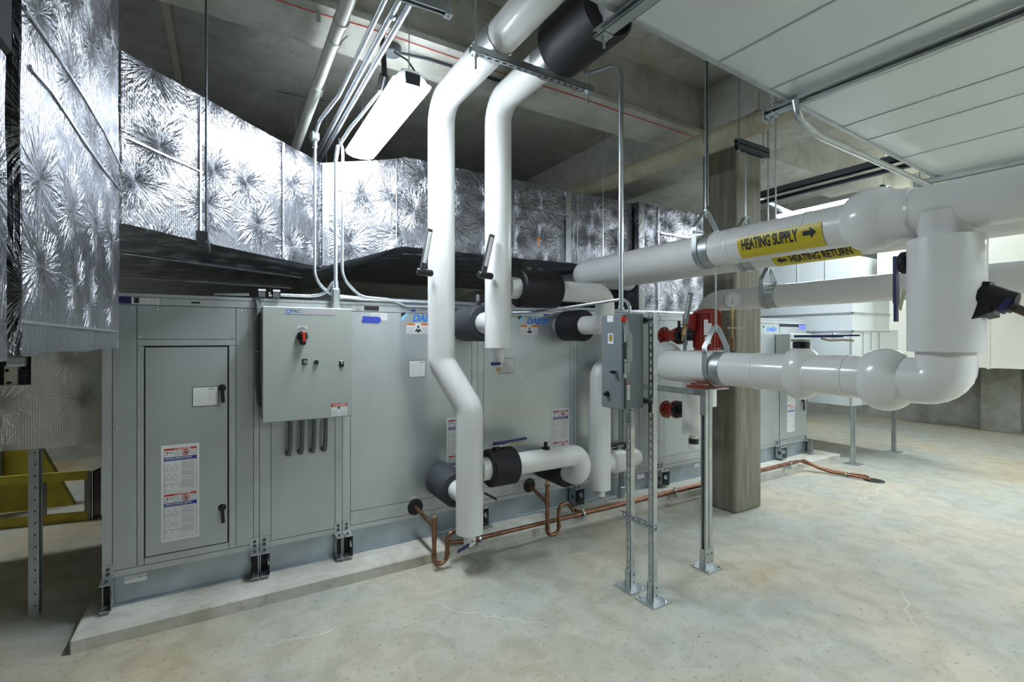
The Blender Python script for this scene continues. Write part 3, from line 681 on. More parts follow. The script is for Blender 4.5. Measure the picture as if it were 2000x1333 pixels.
# diagonal duct A -> transition B -> straight duct C -> tall drop E
ZA0, ZA1 = 2.32, 3.15
a0, a1 = V((-.427, 3.01, 0)), V((.66, 4.05, 0))
def up(p, z): return (p[0], p[1], z)
bk = V((0, 1.9, 0))
YB_ = 7.5
b0, b1 = V((-2.6, YB_, 0)), V((a1.x, YB_, 0))
hA = [up(a0, ZA0), up(a1, ZA0), up(b1, ZA0), up(b0, ZA0), up(a0, ZA1+.02), up(a1, ZA1), up(b1, ZA1), up(b0, ZA1+.02)]
dA = V((.7, .67, 0)).normalized()
def on_a(px, z, d=.006):
    u = (px-1000)/F; dx, dy = fx+rx*u, fy+ry*u; n = (a1-a0); tt = (a0.x*dy-a0.y*dx)/(n.y*dx-n.x*dy); q = a0+n*tt; return (q.x+.7*d, q.y-.72*d, z)
duct('duct_run', 'foil wrapped angled duct crossing above the leftmost unit section', 'duct', [hA],
     seams=[([(-.75, 3.9, ZA0-.008), (.62, 4.75, ZA0-.008)], (0, 1, 0), .06), ([(-1.3, 5.4, ZA0-.008), (.64, 5.75, ZA0-.008)], (0, 1, 0), .05), ([on_a(390, ZA0+.01), on_a(390, ZA1)], dA, .012), ([on_a(552, ZA0+.01), on_a(552, ZA1)], dA, .02), ([on_a(250, 2.75), on_a(395, 2.72)], (0, 0, 1), .008)])
hB = [(.66, 4.05, ZA0), (1.33, 4.05, 2.565), (1.33, YB_, 2.565), (.66, YB_, ZA0), (.66, 4.05, ZA1), (1.33, 4.05, 3.32), (1.33, YB_, 3.32), (.66, YB_, ZA1)]
duct('duct_transition', 'foil wrapped sloping duct transition behind the vertical conduits', 'duct', [hB],
     seams=[([(.70, 4.037, ZA0+.02), (.70, 4.037, ZA1)], (1, 0, 0), .05), ([(1.27, 4.037, 2.56), (1.27, 4.037, 3.30)], (1, 0, 0), .008)])
def c_at(px): return P(px, 664, Y=4.04).x
DC = duct('duct_run', 'long straight foil wrapped duct behind both white risers', 'duct', [bx(1.33, 4.05, 4.05, 6.9, 2.56, 3.33)],
     seams=[([(c_at(1110), 4.037, 2.565), (c_at(1110), 4.037, 3.32)], (1, 0, 0), .07), ([(c_at(1127), 4.034, 2.565), (c_at(1127), 4.034, 3.30)], (1, 0, 0), .012), ([(c_at(1004), 4.037, 2.57), (c_at(1004), 4.037, 3.1)], (1, 0, 0), .01), ([(1.9, 4.037, 3.12), (c_at(1110), 4.037, 3.05)], (0, 0, 1), .012)])
mb = MB(); q = P(1052, 467, Y=4.03); mb.cyl(q, q+V((0, -.008, 0)), .017, lorange, 12); mb.box((q.x-.004, q.y-.006, q.z-.08), (q.x+.003, q.y, q.z), lorange); mb.build('paint_mark', DC)
duct('duct_drop', 'tall foil wrapped duct dropping onto the unit beside the column', 'duct', [bx(4.10, 6.2, 4.0, 5.9, 2.052, 3.34)],
     seams=[([(4.14, 3.99, 2.06), (4.14, 3.99, 3.33)], (1, 0, 0), .09), ([(4.42, 3.987, 2.06), (4.42, 3.987, 3.33)], (1, 0, 0), .02), ([(4.45, 3.987, 3.02), (5.9, 3.987, 3.02)], (0, 0, 1), .02)])
# dull return duct on the left end with actuator in a cut-out
t = thing('return_duct', 'dull foil wrapped return duct on steel legs at the left end', 'duct', (-1.2, 4.16, 1.06))
YD = 4.16
cxa, cza, cxb, czb = -3.0, P(0, 754, Y=YD).z, P(61, 700, Y=YD).x, P(61, 697, Y=YD).z
mb = MB()
mb.grid(bx(-3.0, -.66, YD, 5.8, 1.06, cza), foildull, .05, .006); mb.grid(bx(cxb, -.66, YD, 5.8, cza, czb), foildull, .05, .006); mb.grid(bx(-3.0, -.66, YD, 5.8, czb, 1.85), foildull, .05, .006)
mb.build('wrapped_body', t, ang=60)
mb = MB(); mb.box((-3, YD+.09, cza-.01), (cxb+.01, YD+.12, czb+.01), black); mb.build('recess_panel', t)
RD = t
t2 = thing('damper_actuator', 'beige and black damper actuator inside the cut-out of the return duct', 'actuator', (-1.1, YD+.04, 1.5))
q = lambda px, py: P(px, py, Y=YD+.02)
bm_ = mat('actuator_beige', (.42, .40, .33), 0, .5); a, b = q(8, 716), q(34, 752)
mb = MB(); mb.box((a.x, YD+.02, b.z), (b.x, YD+.09, a.z), bm_); mb.cyl(q(14, 724), q(14, 724)+V((0, -.006, 0)), .01, black, 14); mb.cyl(q(22, 729), q(22, 729)+V((0, -.003, 0)), .03, bm_, 20); mb.rbox(q(13, 746)+V((0, -.012, 0)), q(23, 750)+V((0, .01, 0)), black, .003); mb.build('housing', t2)
mb = MB(); a, b = q(13, 699), q(49, 716); mb.box((a.x, YD+.015, b.z), (b.x, YD+.085, a.z), mat('actuator_grey', (.36, .38, .38), 0, .4)); mb.box((a.x, YD+.0145, b.z), (b.x, YD+.0155, b.z+.012), paper); mb.build('cover', t2)
mb = MB(); a, b = q(35, 722), q(58, 752); mb.box((a.x, YD+.03, b.z), (b.x, YD+.09, a.z), black)
for k in range(6): mb.box((a.x+.005+.008*k, YD+.025, b.z+.01), (a.x+.009+.008*k, YD+.03, a.z-.01), gasket)
mb.build('motor_block', t2)
# legs of the return duct
lx = -1.025
mb = MB(); mb.box((lx-.028, 4.175, 0), (lx+.028, 4.179, 1.055), zinc); mb.box((lx+.024, 4.175, 0), (lx+.028, 4.23, 1.055), zinc)
for k in range(14): mb.cyl((lx+.004, 4.1735, .06+.075*k), (lx+.004, 4.1752, .06+.075*k), .005, black, 8)
mb.build('leg', RD)
mb = MB(); mb.box((-3.0, 4.2, .0), (-2.95, 4.25, 1.055), zinc); mb.build('leg', RD)

def run(name, label, cat, pts, r, m=conduitm, bend=None, clips=(), group=None, n=14):
    o = MB(); o.tube(pts, r, m, bend, n); t = thing(name, label, cat, pts[0], group); o.build('tube', t)
    mb = MB()
    for (x, y, z), d in clips:
        d = V(d).normalized(); mb.lathe(V((x, y, z))-d*.012, d, [(0, r+.001), (.002, r+.005), (.022, r+.005), (.024, r+.001)], m, n, False)
    if clips: mb.build('coupling', t)
    return t
# ================================================================ WHITE PIPING
RP = .103
def sleeve(root, a, b, r, m=foam, nm='foam_sleeve'):
    mb = MB(); mb.cyl(a, b, r, m, 40, ch=.012); return mb.build(nm, root)
def pipe(root, pts, r, m=white, bend=None, nm='pipe', n=36, parent=None):
    mb = MB(); mb.tube(pts, r, m, bend, n); return mb.build(nm, root, parent)
X1, Y1, X1b, Y1b = 1.446, 3.465, 1.60, 3.285
X2, Y2 = 1.822, 3.24
ZH, YCL = 3.583, 2.535
zj0, zj1 = P(862, 708, Y=Y1).z, P(917, 800, Y=Y1b).z
ZCAP = P(917, 1040, Y=Y1b).z
t = thing('riser_pipe', 'tall white riser pipe with an offset bend, left of the pair', 'pipe', (X1b, Y1b, .29))
pipe(t, [(X1, 1.9, ZC-.006), (X1, 1.9, ZH), (X1, Y1, ZH), (X1, Y1, zj0), (X1b, Y1b, zj1), (X1b, Y1b, ZCAP)], RP, bend=.17)
mb = MB(); mb.cyl((X1b, Y1b, ZCAP-.085), (X1b, Y1b, ZCAP), .045, white, 24); mb.cyl((X1b, Y1b, ZCAP-.105), (X1b, Y1b, ZCAP-.083), .027, white, 16, ch=.004); mb.build('drain_stub', t)
mb = MB(); c = V((X1b, Y1b-.047, ZCAP-.05)); mb.cyl(c, c+V((0, -.02, 0)), .008, zinc, 10); mb.obox(c+V((-.02, -.022, -.006)), (-.035, 0, -.012), (0, .002, 0), (.002, 0, .008), zinc); mb.obox(c+V((-.085, -.022, -.028)), (-.045, 0, -.014), (0, .007, 0), (.003, 0, .011), blue); mb.build('drain_lever', t)
mb = MB(); mb.lathe((X1, YCL-.02, ZH), Y_, [(0, RP+.002), (0, RP+.006), (.13, RP+.006), (.13, RP+.002)], zinc, 40, False); mb.build('pipe_shield', t)
ZR = P(917, 972, Y=Y1b).z; pipe(t, [(X1b, Y1b, ZR), (X1b, 3.845, ZR)], .083, nm='branch_pipe')
sleeve(t, (X1b, 3.50, ZR), (X1b, 3.835, ZR), .142, foamg)
# branch with butterfly valve along +X, drop and return to the casing
zb = P(1010, 906.5, Y=Y1b).z; xe = P(1134, 900, Y=Y1b).x; YB = Y1b
t = thing('branch_pipe', 'white branch pipe with black valve sleeve low beside the offset riser', 'pipe', (X1b+.1, Y1b, zb))
pipe(t, [(X1b+.09, Y1b, zb), (xe, Y1b, zb), (xe, Y1b, ZR), (xe, 3.845, ZR)], .088, bend=.10)
xv0, xv1 = P(952, 905, Y=Y1b).x, P(1002, 905, Y=Y1b).x
sleeve(t, (xv0, Y1b, zb), (xv1, Y1b, zb), .146)
sleeve(t, (xe, 3.46, ZR), (xe, 3.835, ZR), .142)
xm0 = (xv0+xv1)/2-.04
mb = MB(); mb.cyl((xm0, Y1b, zb+.135), (xm0, Y1b, zb+.18), .030, black, 16); mb.box((xm0-.05, Y1b-.03, zb+.168), (xm0+.09, Y1b+.03, zb+.175), zinc)
mb.obox((xm0+.13, Y1b, zb+.19), (.15, 0, .006), (0, .013, 0), (0, 0, .007), blue); mb.obox((xm0+.03, Y1b, zb+.184), (.045, 0, 0), (0, .018, 0), (0, 0, .011), blue); mb.obox((xm0+.17, Y1b-.01, zb+.165), (.07, .01, .006), (0, .006, 0), (0, 0, .003), mat('tag_yellow', (.4, .38, .12), 0, .5))
mb.build('valve_lever', t)
mb = MB(); c = P(1066, 878, Y=Y1b); mb.cyl((c.x, Y1b, zb+.084), (c.x, Y1b, zb+.102), .034, foam, 20); mb.cyl((c.x, Y1b, zb+.10), (c.x, Y1b, zb+.145), .016, black, 14); mb.build('test_port', t)
# little dark drain stub beside sleeve
t = thing('drain_valve', 'small dark drain valve lever behind the foot of the offset riser', 'valve', (1.7, 3.5, .4))
mb = MB(); a, b = P(945, 963, Y=3.55), P(970, 976, Y=3.55); mb.obox((a+b)/2, (b-a)/2, (0, .006, 0), (0, 0, .012), black); mb.cyl((X1b+.10, 3.56, a.z+.03), a, .012, zinc, 10); mb.build('lever', t)
# riser 2
t = thing('riser_pipe', 'white riser pipe ending in a reduced tip, right of the pair', 'pipe', (X2, Y2, 1.65))
zt2 = P(973, 680, Y=Y2).z
pipe(t, [(X2, 2.44, ZH), (X2, Y2, ZH), (X2, Y2, zt2)], RP, bend=.17)
mb = MB(); zz = lambda py: P(973, py, Y=Y2).z
mb.lathe((X2, Y2, zz(712)), Z_, [(0, .034), (0, .041), (zz(690)-zz(712), .043), (zt2-zz(712)+.002, .048)], white, 28); mb.cyl((X2, Y2, zz(717)), (X2, Y2, zz(711)), .026, whitef, 20); mb.cyl((X2, Y2, zz(726)), (X2, Y2, zz(717)), .014, brass, 6); mb.build('reduced_tip', t)
mb = MB(); c = P(973, 711, Y=Y2-.055); mb.obox(c+V((.02, -.005, .003)), (.035, 0, 0), (0, .002, 0), (0, 0, .006), zinc); mb.obox(c+V((-.028, -.01, .001)), (.038, 0, 0), (0, .008, 0), (0, 0, .012), blue); mb.build('drain_lever', t)
mb = MB(); mb.lathe((X2, YCL-.03, ZH), Y_, [(0, RP+.002), (0, RP+.006), (.13, RP+.006), (.13, RP+.002)], zinc, 40, False); mb.build('pipe_shield', t)
ZU = P(973, 630, Y=Y2).z; pipe(t, [(X2, Y2, ZU), (X2, 3.845, ZU)], .088, nm='branch_pipe')
sleeve(t, (X2, 3.46, ZU), (X2, 3.82, ZU), .148, foamg)
mb = MB(); c = P(916, 600, Y=3.32); mb.cyl((X2+.02, 3.62, ZU+.13), (X2+.02, 3.62, ZU+.19), .026, foamg, 16); mb.cyl((X2+.02, 3.62, ZU+.19), (X2+.02, 3.62, ZU+.245), .016, zinc, 14); mb.obox((X2+.10, 3.62, ZU+.15), (.04, .01, .004), (0, .014, 0), (0, 0, .009), foamg); mb.build('test_port', t)
mb = MB(); mb.cyl((X2, 1.98, ZH), (X2, 2.45, ZH), .18, foam, 44, ch=.02); mb.tube([(X2, 1.99, ZH), (X2, 1.80, ZH), (X2, 1.80, ZC-.006)], RP, white, .12, 30)
tag(mb.build('valve_sleeve'), 'big black foam valve sleeve hanging high near the top centre', 'pipe insulation')
# loop from riser 2
ZL = P(1050, 566, Y=Y2).z; xl = P(1181, 600, Y=Y2).x
t = thing('branch_pipe', 'white branch pipe loop with black sleeve above the unit logo', 'pipe', (X2+.1, Y2, ZL))
pipe(t, [(X2+.09, Y2, ZL), (xl, Y2, ZL), (xl, Y2, ZU), (xl, 3.845, ZU)], .086, bend=.10)
xu0, xu1 = P(1010, 566, Y=Y2).x, P(1084, 566, Y=Y2).x
sleeve(t, (xu0, Y2, ZL), (xu1, Y2, ZL), .150)
sleeve(t, (xl, 3.52, ZU), (xl, 3.80, ZU), .148)
mb = MB()
for xx in (xu0+.10, xu0+.21): mb.box((xx-.024, Y2-.02, ZL+.144), (xx+.024, Y2+.02, ZL+.175), black)
mb.cyl((xu1+.04, Y2, ZL+.078), (xu1+.04, Y2, ZL+.13), .013, black, 12); mb.cyl((xu1+.04, Y2, ZL+.083), (xu1+.04, Y2, ZL+.095), .022, foam, 12); mb.build('valve_stem_cap', t)
# riser 3
X3, Y3 = 3.19, 3.62
t = thing('riser_pipe', 'short white riser pipe standing behind the disconnect switch', 'pipe', (X3, Y3, .28))
zt = P(1172, 715, Y=Y3).z
ZC3 = P(1172, 955, Y=Y3).z; pipe(t, [(X3+.45, Y3, zt), (X3, Y3, zt), (X3, Y3, ZC3)], RP, bend=.14)
mb = MB(); mb.cyl((X3, Y3, ZC3-.07), (X3, Y3, ZC3), .047, white, 24); mb.cyl((X3, Y3, ZC3-.095), (X3, Y3, ZC3-.07), .015, brass, 8); mb.build('drain_stub', t)
xe3 = P(1246, 897, Y=Y3).x; z3 = P(1225, 897, Y=Y3).z
pipe(t, [(X3+.05, Y3, z3), (xe3, Y3, z3), (xe3, 3.845, z3)], .088, bend=.10, nm='branch_pipe')
sleeve(t, (xe3, 3.745, z3), (xe3, 3.83, z3), .12)
mb = MB(); mb.cyl((X3+.12, Y3, z3), (X3+.30, Y3, z3), .118, whitef, 32, ch=.03); mb.build('valve_cover', t)
mb = MB(); mb.cyl((X3+.20, Y3, z3+.11), (X3+.20, Y3, z3+.16), .022, black, 12); mb.obox((X3+.22, Y3, z3+.165), (.10, 0, .006), (0, .013, 0), (0, 0, .009), black); mb.box((X3+.13, Y3-.02, z3+.14), (X3+.28, Y3+.02, z3+.146), zinc); mb.build('valve_lever', t)

# pipes resting on the unit behind the risers
q = P(760, 584, Y=6.1)
t = run('roof_pipe', 'white pipe lying across the unit top behind the offset riser', 'pipe', [(.9, 6.1, 2.2), (4.0, 6.1, 2.2)], .10, white, n=24, clips=[((2.0, 6.1, 2.2), X_)])
mb = MB(); mb.box((1.2, 6.08, 1.9), (1.24, 6.12, 2.1), zinc); mb.box((3.6, 6.08, 1.9), (3.64, 6.12, 2.1), zinc); each(mb, 'support', t)
# thermometers
def thermometer(label, base, tip, depthY, sx=1):
    b = P(*base, Y=depthY); tp = P(*tip, Y=depthY)
    t = thing('pipe_thermometer', label, 'thermometer', b)
    d = (tp-b).normalized(); L = (tp-b).length; sd = V((d.z, 0, -d.x))
    mb = MB(); mb.obox(b+d*L*.53, d*L*.47, sd*.019, (0, .011, 0), black); mb.build('case', t)
    mb = MB(); mb.obox(b+d*L*.53-V((0, .0105, 0)), d*L*.40, sd*.0135, (0, .001, 0), mat('scale_face', (.52, .54, .53), 0, .3))
    for k in range(12): mb.obox(b+d*L*(.18+.06*k)-V((0, .0118, 0))+sd*.008, d*.0012, sd*.004, (0, .0004, 0), ink)
    mb.obox(b+d*L*.53-V((0, .0118, 0))-sd*.003, d*L*.36, sd*.0012, (0, .0004, 0), zinc); mb.build('scale', t)
    mb = MB(); mb.cyl(b+V((-.038*sx, 0, -.006)), b+V((.085*sx, .03, -.006)), .026, black, 24, ch=.005); mb.cyl(b, b+d*.06, .018, black, 14); mb.build('swivel_stem', t)
    return t
thermometer('black thermometer on the offset riser at the left', (825, 530), (840, 448), Y1-.115)
thermometer('black thermometer on the right hand riser of the pair', (944, 536), (961, 459), Y2-.11)

# ---- supply and return mains, lower main, third pipe (all along Y)
XS, ZSu, RS = 3.2, 2.435, .128
t = thing('supply_main', 'thick white overhead main with a yellow heating supply label', 'pipe', (XS, .977, ZSu))
pipe(t, [(XS, -2.2, ZSu), (XS, 4.0, ZSu), (XS+.75, 4.0, ZSu)], RS, bend=.22)
mb = MB(); mb.ball((XS, 1.30, ZSu+.005), .182, whitef, Y_, .95); mb.build('valve_cover', t)
mb = MB()
for yy in (1.10,): mb.lathe((XS, yy, ZSu), Y_, [(0, RS), (.01, RS+.012), (.05, RS+.014), (.13, RS+.03)], whitef, 40, False)
for yy in (1.95, 2.16, 1.63): mb.lathe((XS, yy, ZSu), Y_, [(0, RS), (.004, RS+.003), (.03, RS+.003), (.034, RS)], whitef, 40, False)
each(mb, 'jacket_band', t)
# vertical riser with oversized sleeve
mb = MB(); mb.cyl((XS, .977, 1.53), (XS, .977, ZSu), .108, white, 36); mb.lathe((XS, .977, 2.24), Z_, [(0, .108), (.05, .110), (.11, .125), (.16, .14)], whitef, 36, False); mb.build('drop_pipe', t)
sl = MB(); sl.cyl((XS, .977, 1.688), (XS, .977, 2.275), .158, white, 56, ch=.004); sl.build('insulation_sleeve', t)
mb = MB(); c = V((XS-.01, .977+.155, 2.17)); mb.cyl(c, c+V((0, .035, 0)), .060, foam, 24, ch=.01); mb.cyl(c+V((0, .035, 0)), c+V((0, .05, 0)), .012, zinc, 12)
mb.obox(c+V((0, .055, -.09)), (.02, 0, 0), (0, .008, 0), (0, 0, .13), blue); mb.obox(c+V((0, .055, -.26)), (.014, 0, 0), (0, .007, 0), (0, 0, .06), blue)
mb.obox(c+V((0, .028, -.20)), (.007, 0, 0), (0, .004, .012), (0, -.01, .05), mat('tag_cream', (.45, .44, .25), 0, .5)); mb.build('valve_lever', t)
mb = MB(); c = P(1922, 592, Y=.84); c.x = XS
mb.hexa([(XS-.10, .86, 1.845), (XS+.09, .86, 1.845), (XS+.07, .79, 1.86), (XS-.07, .79, 1.88), (XS-.05, .86, 2.035), (XS+.03, .86, 2.035), (XS+.03, .80, 2.03), (XS-.04, .80, 2.03)], foam)
mb.lathe((XS-.01, .84, 1.96), (0, -1, -.25), [(0, .070), (.03, .068), (.09, .05), (.13, .042)], foam, 10); mb.build('rubber_boot', t)
mb = MB(); a = V((XS-.02, .745, 1.915)); b = V((XS-.02, .50, 1.765)); mb.lathe(a, b-a, [(-.012, .045), (.012, .045)], blue, 24); mb.lathe(a, b-a, [(.012, .03), (.03, .03)], darksteel, 18); mb.tube([a, b], .02, mat('rusty_steel', (.10, .075, .06), .6, .5), n=16); mb.lathe(a+(b-a)*.38, b-a, [(0, .028), (.06, .028)], darksteel, 8); mb.lathe(a+(b-a)*.66, b-a, [(0, .026), (.10, .03)], darksteel, 8)
mb.build('bypass_pipe', t)
# pipe labels wrapped on the jackets
def pipe_label(name, label, cat, s_, xc, zc, r, y_far, y_near, arrow, th0, th1, hgt, ul=None):
    mb = MB(); rr = r+.0045
    def wrap(a, up_, e=.0015):      # a: metres from the far end towards the viewer; up_: metres up round the girth from th0
        th = up_/r+th0; return V((xc-(rr+e)*math.cos(th), y_far-a, zc+(rr+e)*math.sin(th)))
    L = y_far-y_near; n = 14; up_h = (th1-th0)*r; vs, fs = [], []
    for k in range(n+1):
        for a in (0, L): vs.append(wrap(a, up_h*k/n, 0))
    for k in range(n): fs.append((2*k, 2*k+1, 2*k+3, 2*k+2))
    mb.add(vs, fs, yellow)
    base = (up_h-hgt)/2 if ul is None else ul
    aw = hgt*1.15
    if arrow == 'r': tx, ax0 = .03, L-.03-aw
    else: tx, ax0 = .05+aw, .03
    k = mb; wd = text(MB(), s_, (0, 0, 0), X_, Z_, hgt, ink, .035)
    sx = (L-.09-aw)/wd
    text(mb, s_, None, None, None, hgt, ink, .035, sx=sx, wrap=lambda a, u: wrap(tx+a, base+u))
    pts = [(0, .32), (.55, .32), (.55, .08), (1, .5), (.55, .92), (.55, .68), (0, .68)]
    if arrow == 'l': pts = [(1-a, b) for a, b in pts]
    vv, ff = slice2d([(ax0+a*aw, base+b*hgt*1.15-.075*hgt) for a, b in pts], [(0, 1, 5, 6), (2, 3, 4)], hgt/8); mb.add([wrap(*q) for q in vv], ff, ink, True)
    o = mb.build(name, t); return o
yA, yB = P(1440, 500, X=XS-RS).y, P(1605, 470, X=XS-RS).y
pipe_label('pipe_label', '', '', 'HEATING SUPPLY', XS, ZSu, RS, yA, yB, 'r', -1.05, .18, .070, .070)
XR, RR = 3.62, .125
t = thing('return_main', 'thick white overhead main with a yellow heating return label', 'pipe', (XR, 2, ZSu))
pipe(t, [(XR, -2.2, ZSu), (XR, 7.6, ZSu), (XR, 7.6, 2.1)], RR, bend=.22)
yA, yB = P(1510, 515, X=XR-.08).y, P(1678, 492, X=XR-.08).y
pipe_label('pipe_label', '', '', 'HEATING RETURN', XR, ZSu, RR, yA, yB, 'l', -1.52, -.12, .064, .050)
# lower main
ZLo = 1.532
t = thing('pump_main', 'glossy white lower main with two bulging valve covers', 'pipe', (XS, 1.0, ZLo))
pipe(t, [(XS, .977, 1.70), (XS, .977, ZLo), (XS, 2.86, ZLo), (XS+.55, 2.86, ZLo)], .124, whitef, bend=.15)
mb = MB(); mb.ball((XS, 1.70, ZLo+.003), .135, whitef, Z_, 1.27, 36); mb.cyl((XS, 1.70, ZLo+.16), (XS, 1.70, ZLo+.205), .05, black, 22, ch=.005); mb.cyl((XS, 1.70, ZLo+.205), (XS, 1.70, ZLo+.222), .06, zinc, 8); mb.build('valve_cover', t)
mb = MB(); c = V((XS, 1.70, ZLo+.235)); mb.obox(c+V((0, -.10, .005)), (.014, 0, 0), (0, .14, 0), (0, 0, .008), blue); mb.obox(c+V((0, -.27, .008)), (.009, 0, 0), (0, .06, 0), (0, 0, .005), blue); mb.tube([c+V((0, -.12, -.01)), c+V((0, -.17, -.022)), c+V((0, -.24, -.018)), c+V((0, -.30, -.022))], .007, mat('tag_cream', (.45, .44, .25), 0, .5), n=8); mb.build('valve_lever', t)
mb = MB(); mb.ball((XS, 1.24, ZLo-.005), .155, whitef, Z_, 1.14, 36); mb.build('valve_cover', t)
mb = MB()
for yy in (2.26, 1.98, 1.42): mb.lathe((XS, yy, ZLo), Y_, [(0, .124), (.003, .127), (.02, .127), (.023, .124)], white, 40, False)
each(mb, 'jacket_band', t)
# third pipe to the pump
XT, ZT_, RT = 4.08, 2.125, .098
t = thing('pump_pipe', 'white pipe crossing in front of the column and dropping to the red pump', 'pipe', (XT, 3.2, ZT_))
pipe(t, [(XT, .75, ZT_-.3), (XT, .75, ZT_), (XT, 3.08, ZT_), (XT, 3.08, 1.10)], RT, bend=.17)
# clevis hangers
def clevis(label, x, y, z, r, ztop, rod_r=.006, strut_rod=False, apex=None, pin=True):
    t = thing('clevis_hanger', label, 'pipe hanger', (x, y, z), 'steel clevis hangers of the white mains')
    R = r+.008; ah = apex or R+.17; mb = MB(); pts = []
    for k in range(17):
        th = math.pi+math.pi*k/16; pts.append((x+R*math.cos(th), y, z+R*math.sin(th)))
    top = R*.92
    path = [(x-.018, y, z+ah), (x-R*.98, y, z+top+.045), (x-R, y, z+top)]+pts[0:]+[(x+R, y, z+top), (x+R*.98, y, z+top+.045), (x+.018, y, z+ah)]
    mb.ribbon(path, (0, 1, 0), .042, .005, zinc); mb.obox((x, y, z+ah), (.02, 0, 0), (0, .021, 0), (0, 0, .0025), zinc); mb.build('strap', t)
    mb = MB(); mb.cyl((x-R-.02, y, z+top+.01), (x+R+.02, y, z+top+.01), .006, zinc, 12)
    for k in (-1, 1): mb.cyl((x+k*(R+.004), y, z+top+.01), (x+k*(R+.014), y, z+top+.01), .013, zinc, 6)
    mb.build('cross_bolt', t)
    mb = MB(); mb.cyl((x, y, z+ah-.05), (x, y, ztop), rod_r, conduitm, 12); mb.cyl((x, y, z+ah+.003), (x, y, z+ah+.014), .013, zinc, 6); mb.cyl((x, y, z+ah-.016), (x, y, z+ah-.005), .013, zinc, 6)
    if strut_rod: mb.strut((x+.018, y, z+ah+.05), (x+.018, y, ztop), (1, 0, 0), zinc, .018, False, .018)
    mb.build('threaded_rod', t)
    mb = MB(); mb.lathe((x, y-.10, z), Y_, [(0, r+.0015), (0, r+.004), (.075, r+.004), (.075, r+.0015)], zinc, 40, False); mb.build('saddle_shield', t)
    return t
clevis('clevis hanger of the supply main on a tall strut-stiffened rod', XS, 2.42, ZSu, RS, ZC, strut_rod=True)
clevis('clevis hanger of the return main below the short double strut', XR, 2.36, ZSu, RR, 3.30)
clevis('clevis hanger gripping the glossy lower main beside the pump', XS, 2.33, ZLo, .124, ZSu-RS-.01, apex=.32)
clevis('clevis hanger on the white pipe that crosses the column', XT, 2.45, ZT_, RT, ZS-.03, apex=.25)
# short double strut with its rods
t = thing('strut_trapeze', 'short dark double strut hung on two rods right of the column', 'trapeze hanger', (3.7, 2.36, 3.32))
mb = MB(); mb.strut((3.50, 2.36, 3.33), (3.92, 2.36, 3.33), (0, 0, 1), darksteel, .041, False); mb.strut((3.50, 2.36, 3.288), (3.92, 2.36, 3.288), (0, 0, -1), darksteel, .041, False); mb.build('channel', t)
for x in (3.53, 3.86): mb = MB(); mb.cyl((x, 2.36, 3.23), (x, 2.36, ZC if x < 3.7 else ZS-.02), .006, conduitm, 10); mb.cyl((x, 2.36, 3.25), (x, 2.36, 3.262), .014, zinc, 6); mb.cyl((x, 2.36, 3.355), (x, 2.36, 3.367), .014, zinc, 6); mb.build('threaded_rod', t)
# trapeze under the two risers
t = thing('strut_trapeze', 'slotted strut carrying both white riser pipes near the ceiling', 'trapeze hanger', (1.27, YCL, 3.45))
ZK = ZH-RP-.027
mb = MB(); mb.strut((1.24, YCL, ZK), (2.16, YCL, ZK), (0, 0, 1), zinc, .041, True); mb.build('channel', t)
for x in (1.275, 2.125): mb = MB(); mb.cyl((x, YCL, ZK-.11), (x, YCL, ZC), .0065, conduitm, 10); mb.box((x-.022, YCL-.025, ZK-.027), (x+.022, YCL+.025, ZK-.021), zinc); mb.cyl((x, YCL, ZK-.041), (x, YCL, ZK-.027), .013, zinc, 6); mb.cyl((x, YCL, ZK+.022), (x, YCL, ZK+.036), .013, zinc, 6); mb.build('threaded_rod', t)

# ================================================================ PUMP
xp, yp = 4.02, 3.07
t = thing('circulation_pump', 'dark red upright circulation pump with a ribbed motor', 'pump', (xp-.2, yp, 1.1))
pc = P(1381, 650, X=3.80); xm, ym = 3.80, pc.y
zt, zb_ = P(1381, 603, X=xm).z, P(1381, 690, X=xm).z
mb = MB(); mb.lathe((xm, ym, zb_-.02), Z_, [(0, .08), (.02, .118), (.05, .118), (.052, .112), (zt-zb_-.03, .112), (zt-zb_-.028, .128), (zt-zb_-.01, .122), (zt-zb_+.012, .09), (zt-zb_+.02, .03)], red, 48)
for k in range(22):
    th = 2*math.pi*k/22; mb.obox((xm+.116*math.cos(th), ym+.116*math.sin(th), (zb_+zt)/2), (.006*math.cos(th), .006*math.sin(th), 0), (-.002*math.sin(th), .002*math.cos(th), 0), (0, 0, (zt-zb_)/2-.05), red)
mb.build('motor', t)
mb = MB(); c = V((xm-.10, ym+.095, 0)); a = P(1348, 615, X=xm-.12).z; b = P(1348, 646, X=xm-.12).z; mb.rbox((xm-.17, ym+.02, b), (xm-.02, ym+.14, a), red, .008); mb.build('terminal_box', t)
mb = MB()
for (th, z0_, z1_, ww) in ((3.72, 625, 655, .035), (3.95, 632, 663, .035), (3.72, 658, 672, .022), (3.95, 662, 672, .02), (3.68, 672, 684, .02)):
    a, b = P(1370, z0_, X=xm-.1).z, P(1370, z1_, X=xm-.1).z; c = V((xm+.131*math.cos(th), ym+.131*math.sin(th), (a+b)/2))
    mb.obox(c, (-ww/2*math.sin(th)*1.0, ww/2*math.cos(th), 0), (.001*math.cos(th), .001*math.sin(th), 0), (0, 0, abs(a-b)/2), paper)
mb.build('nameplate', t)
mb = MB(); mb.tube([(xm-.15, ym+.08, P(1345, 640, X=xm-.15).z), (xm-.19, ym+.085, P(1345, 640, X=xm-.15).z), (xm-.20, ym+.085, 1.66), (xm-.23, ym+.10, 1.45)], .014, flexg, .04, n=12); mb.cyl((xm-.185, ym+.085, 1.745), (xm-.198, ym+.085, 1.70), .02, flexg, 10); mb.build('power_conduit', t)
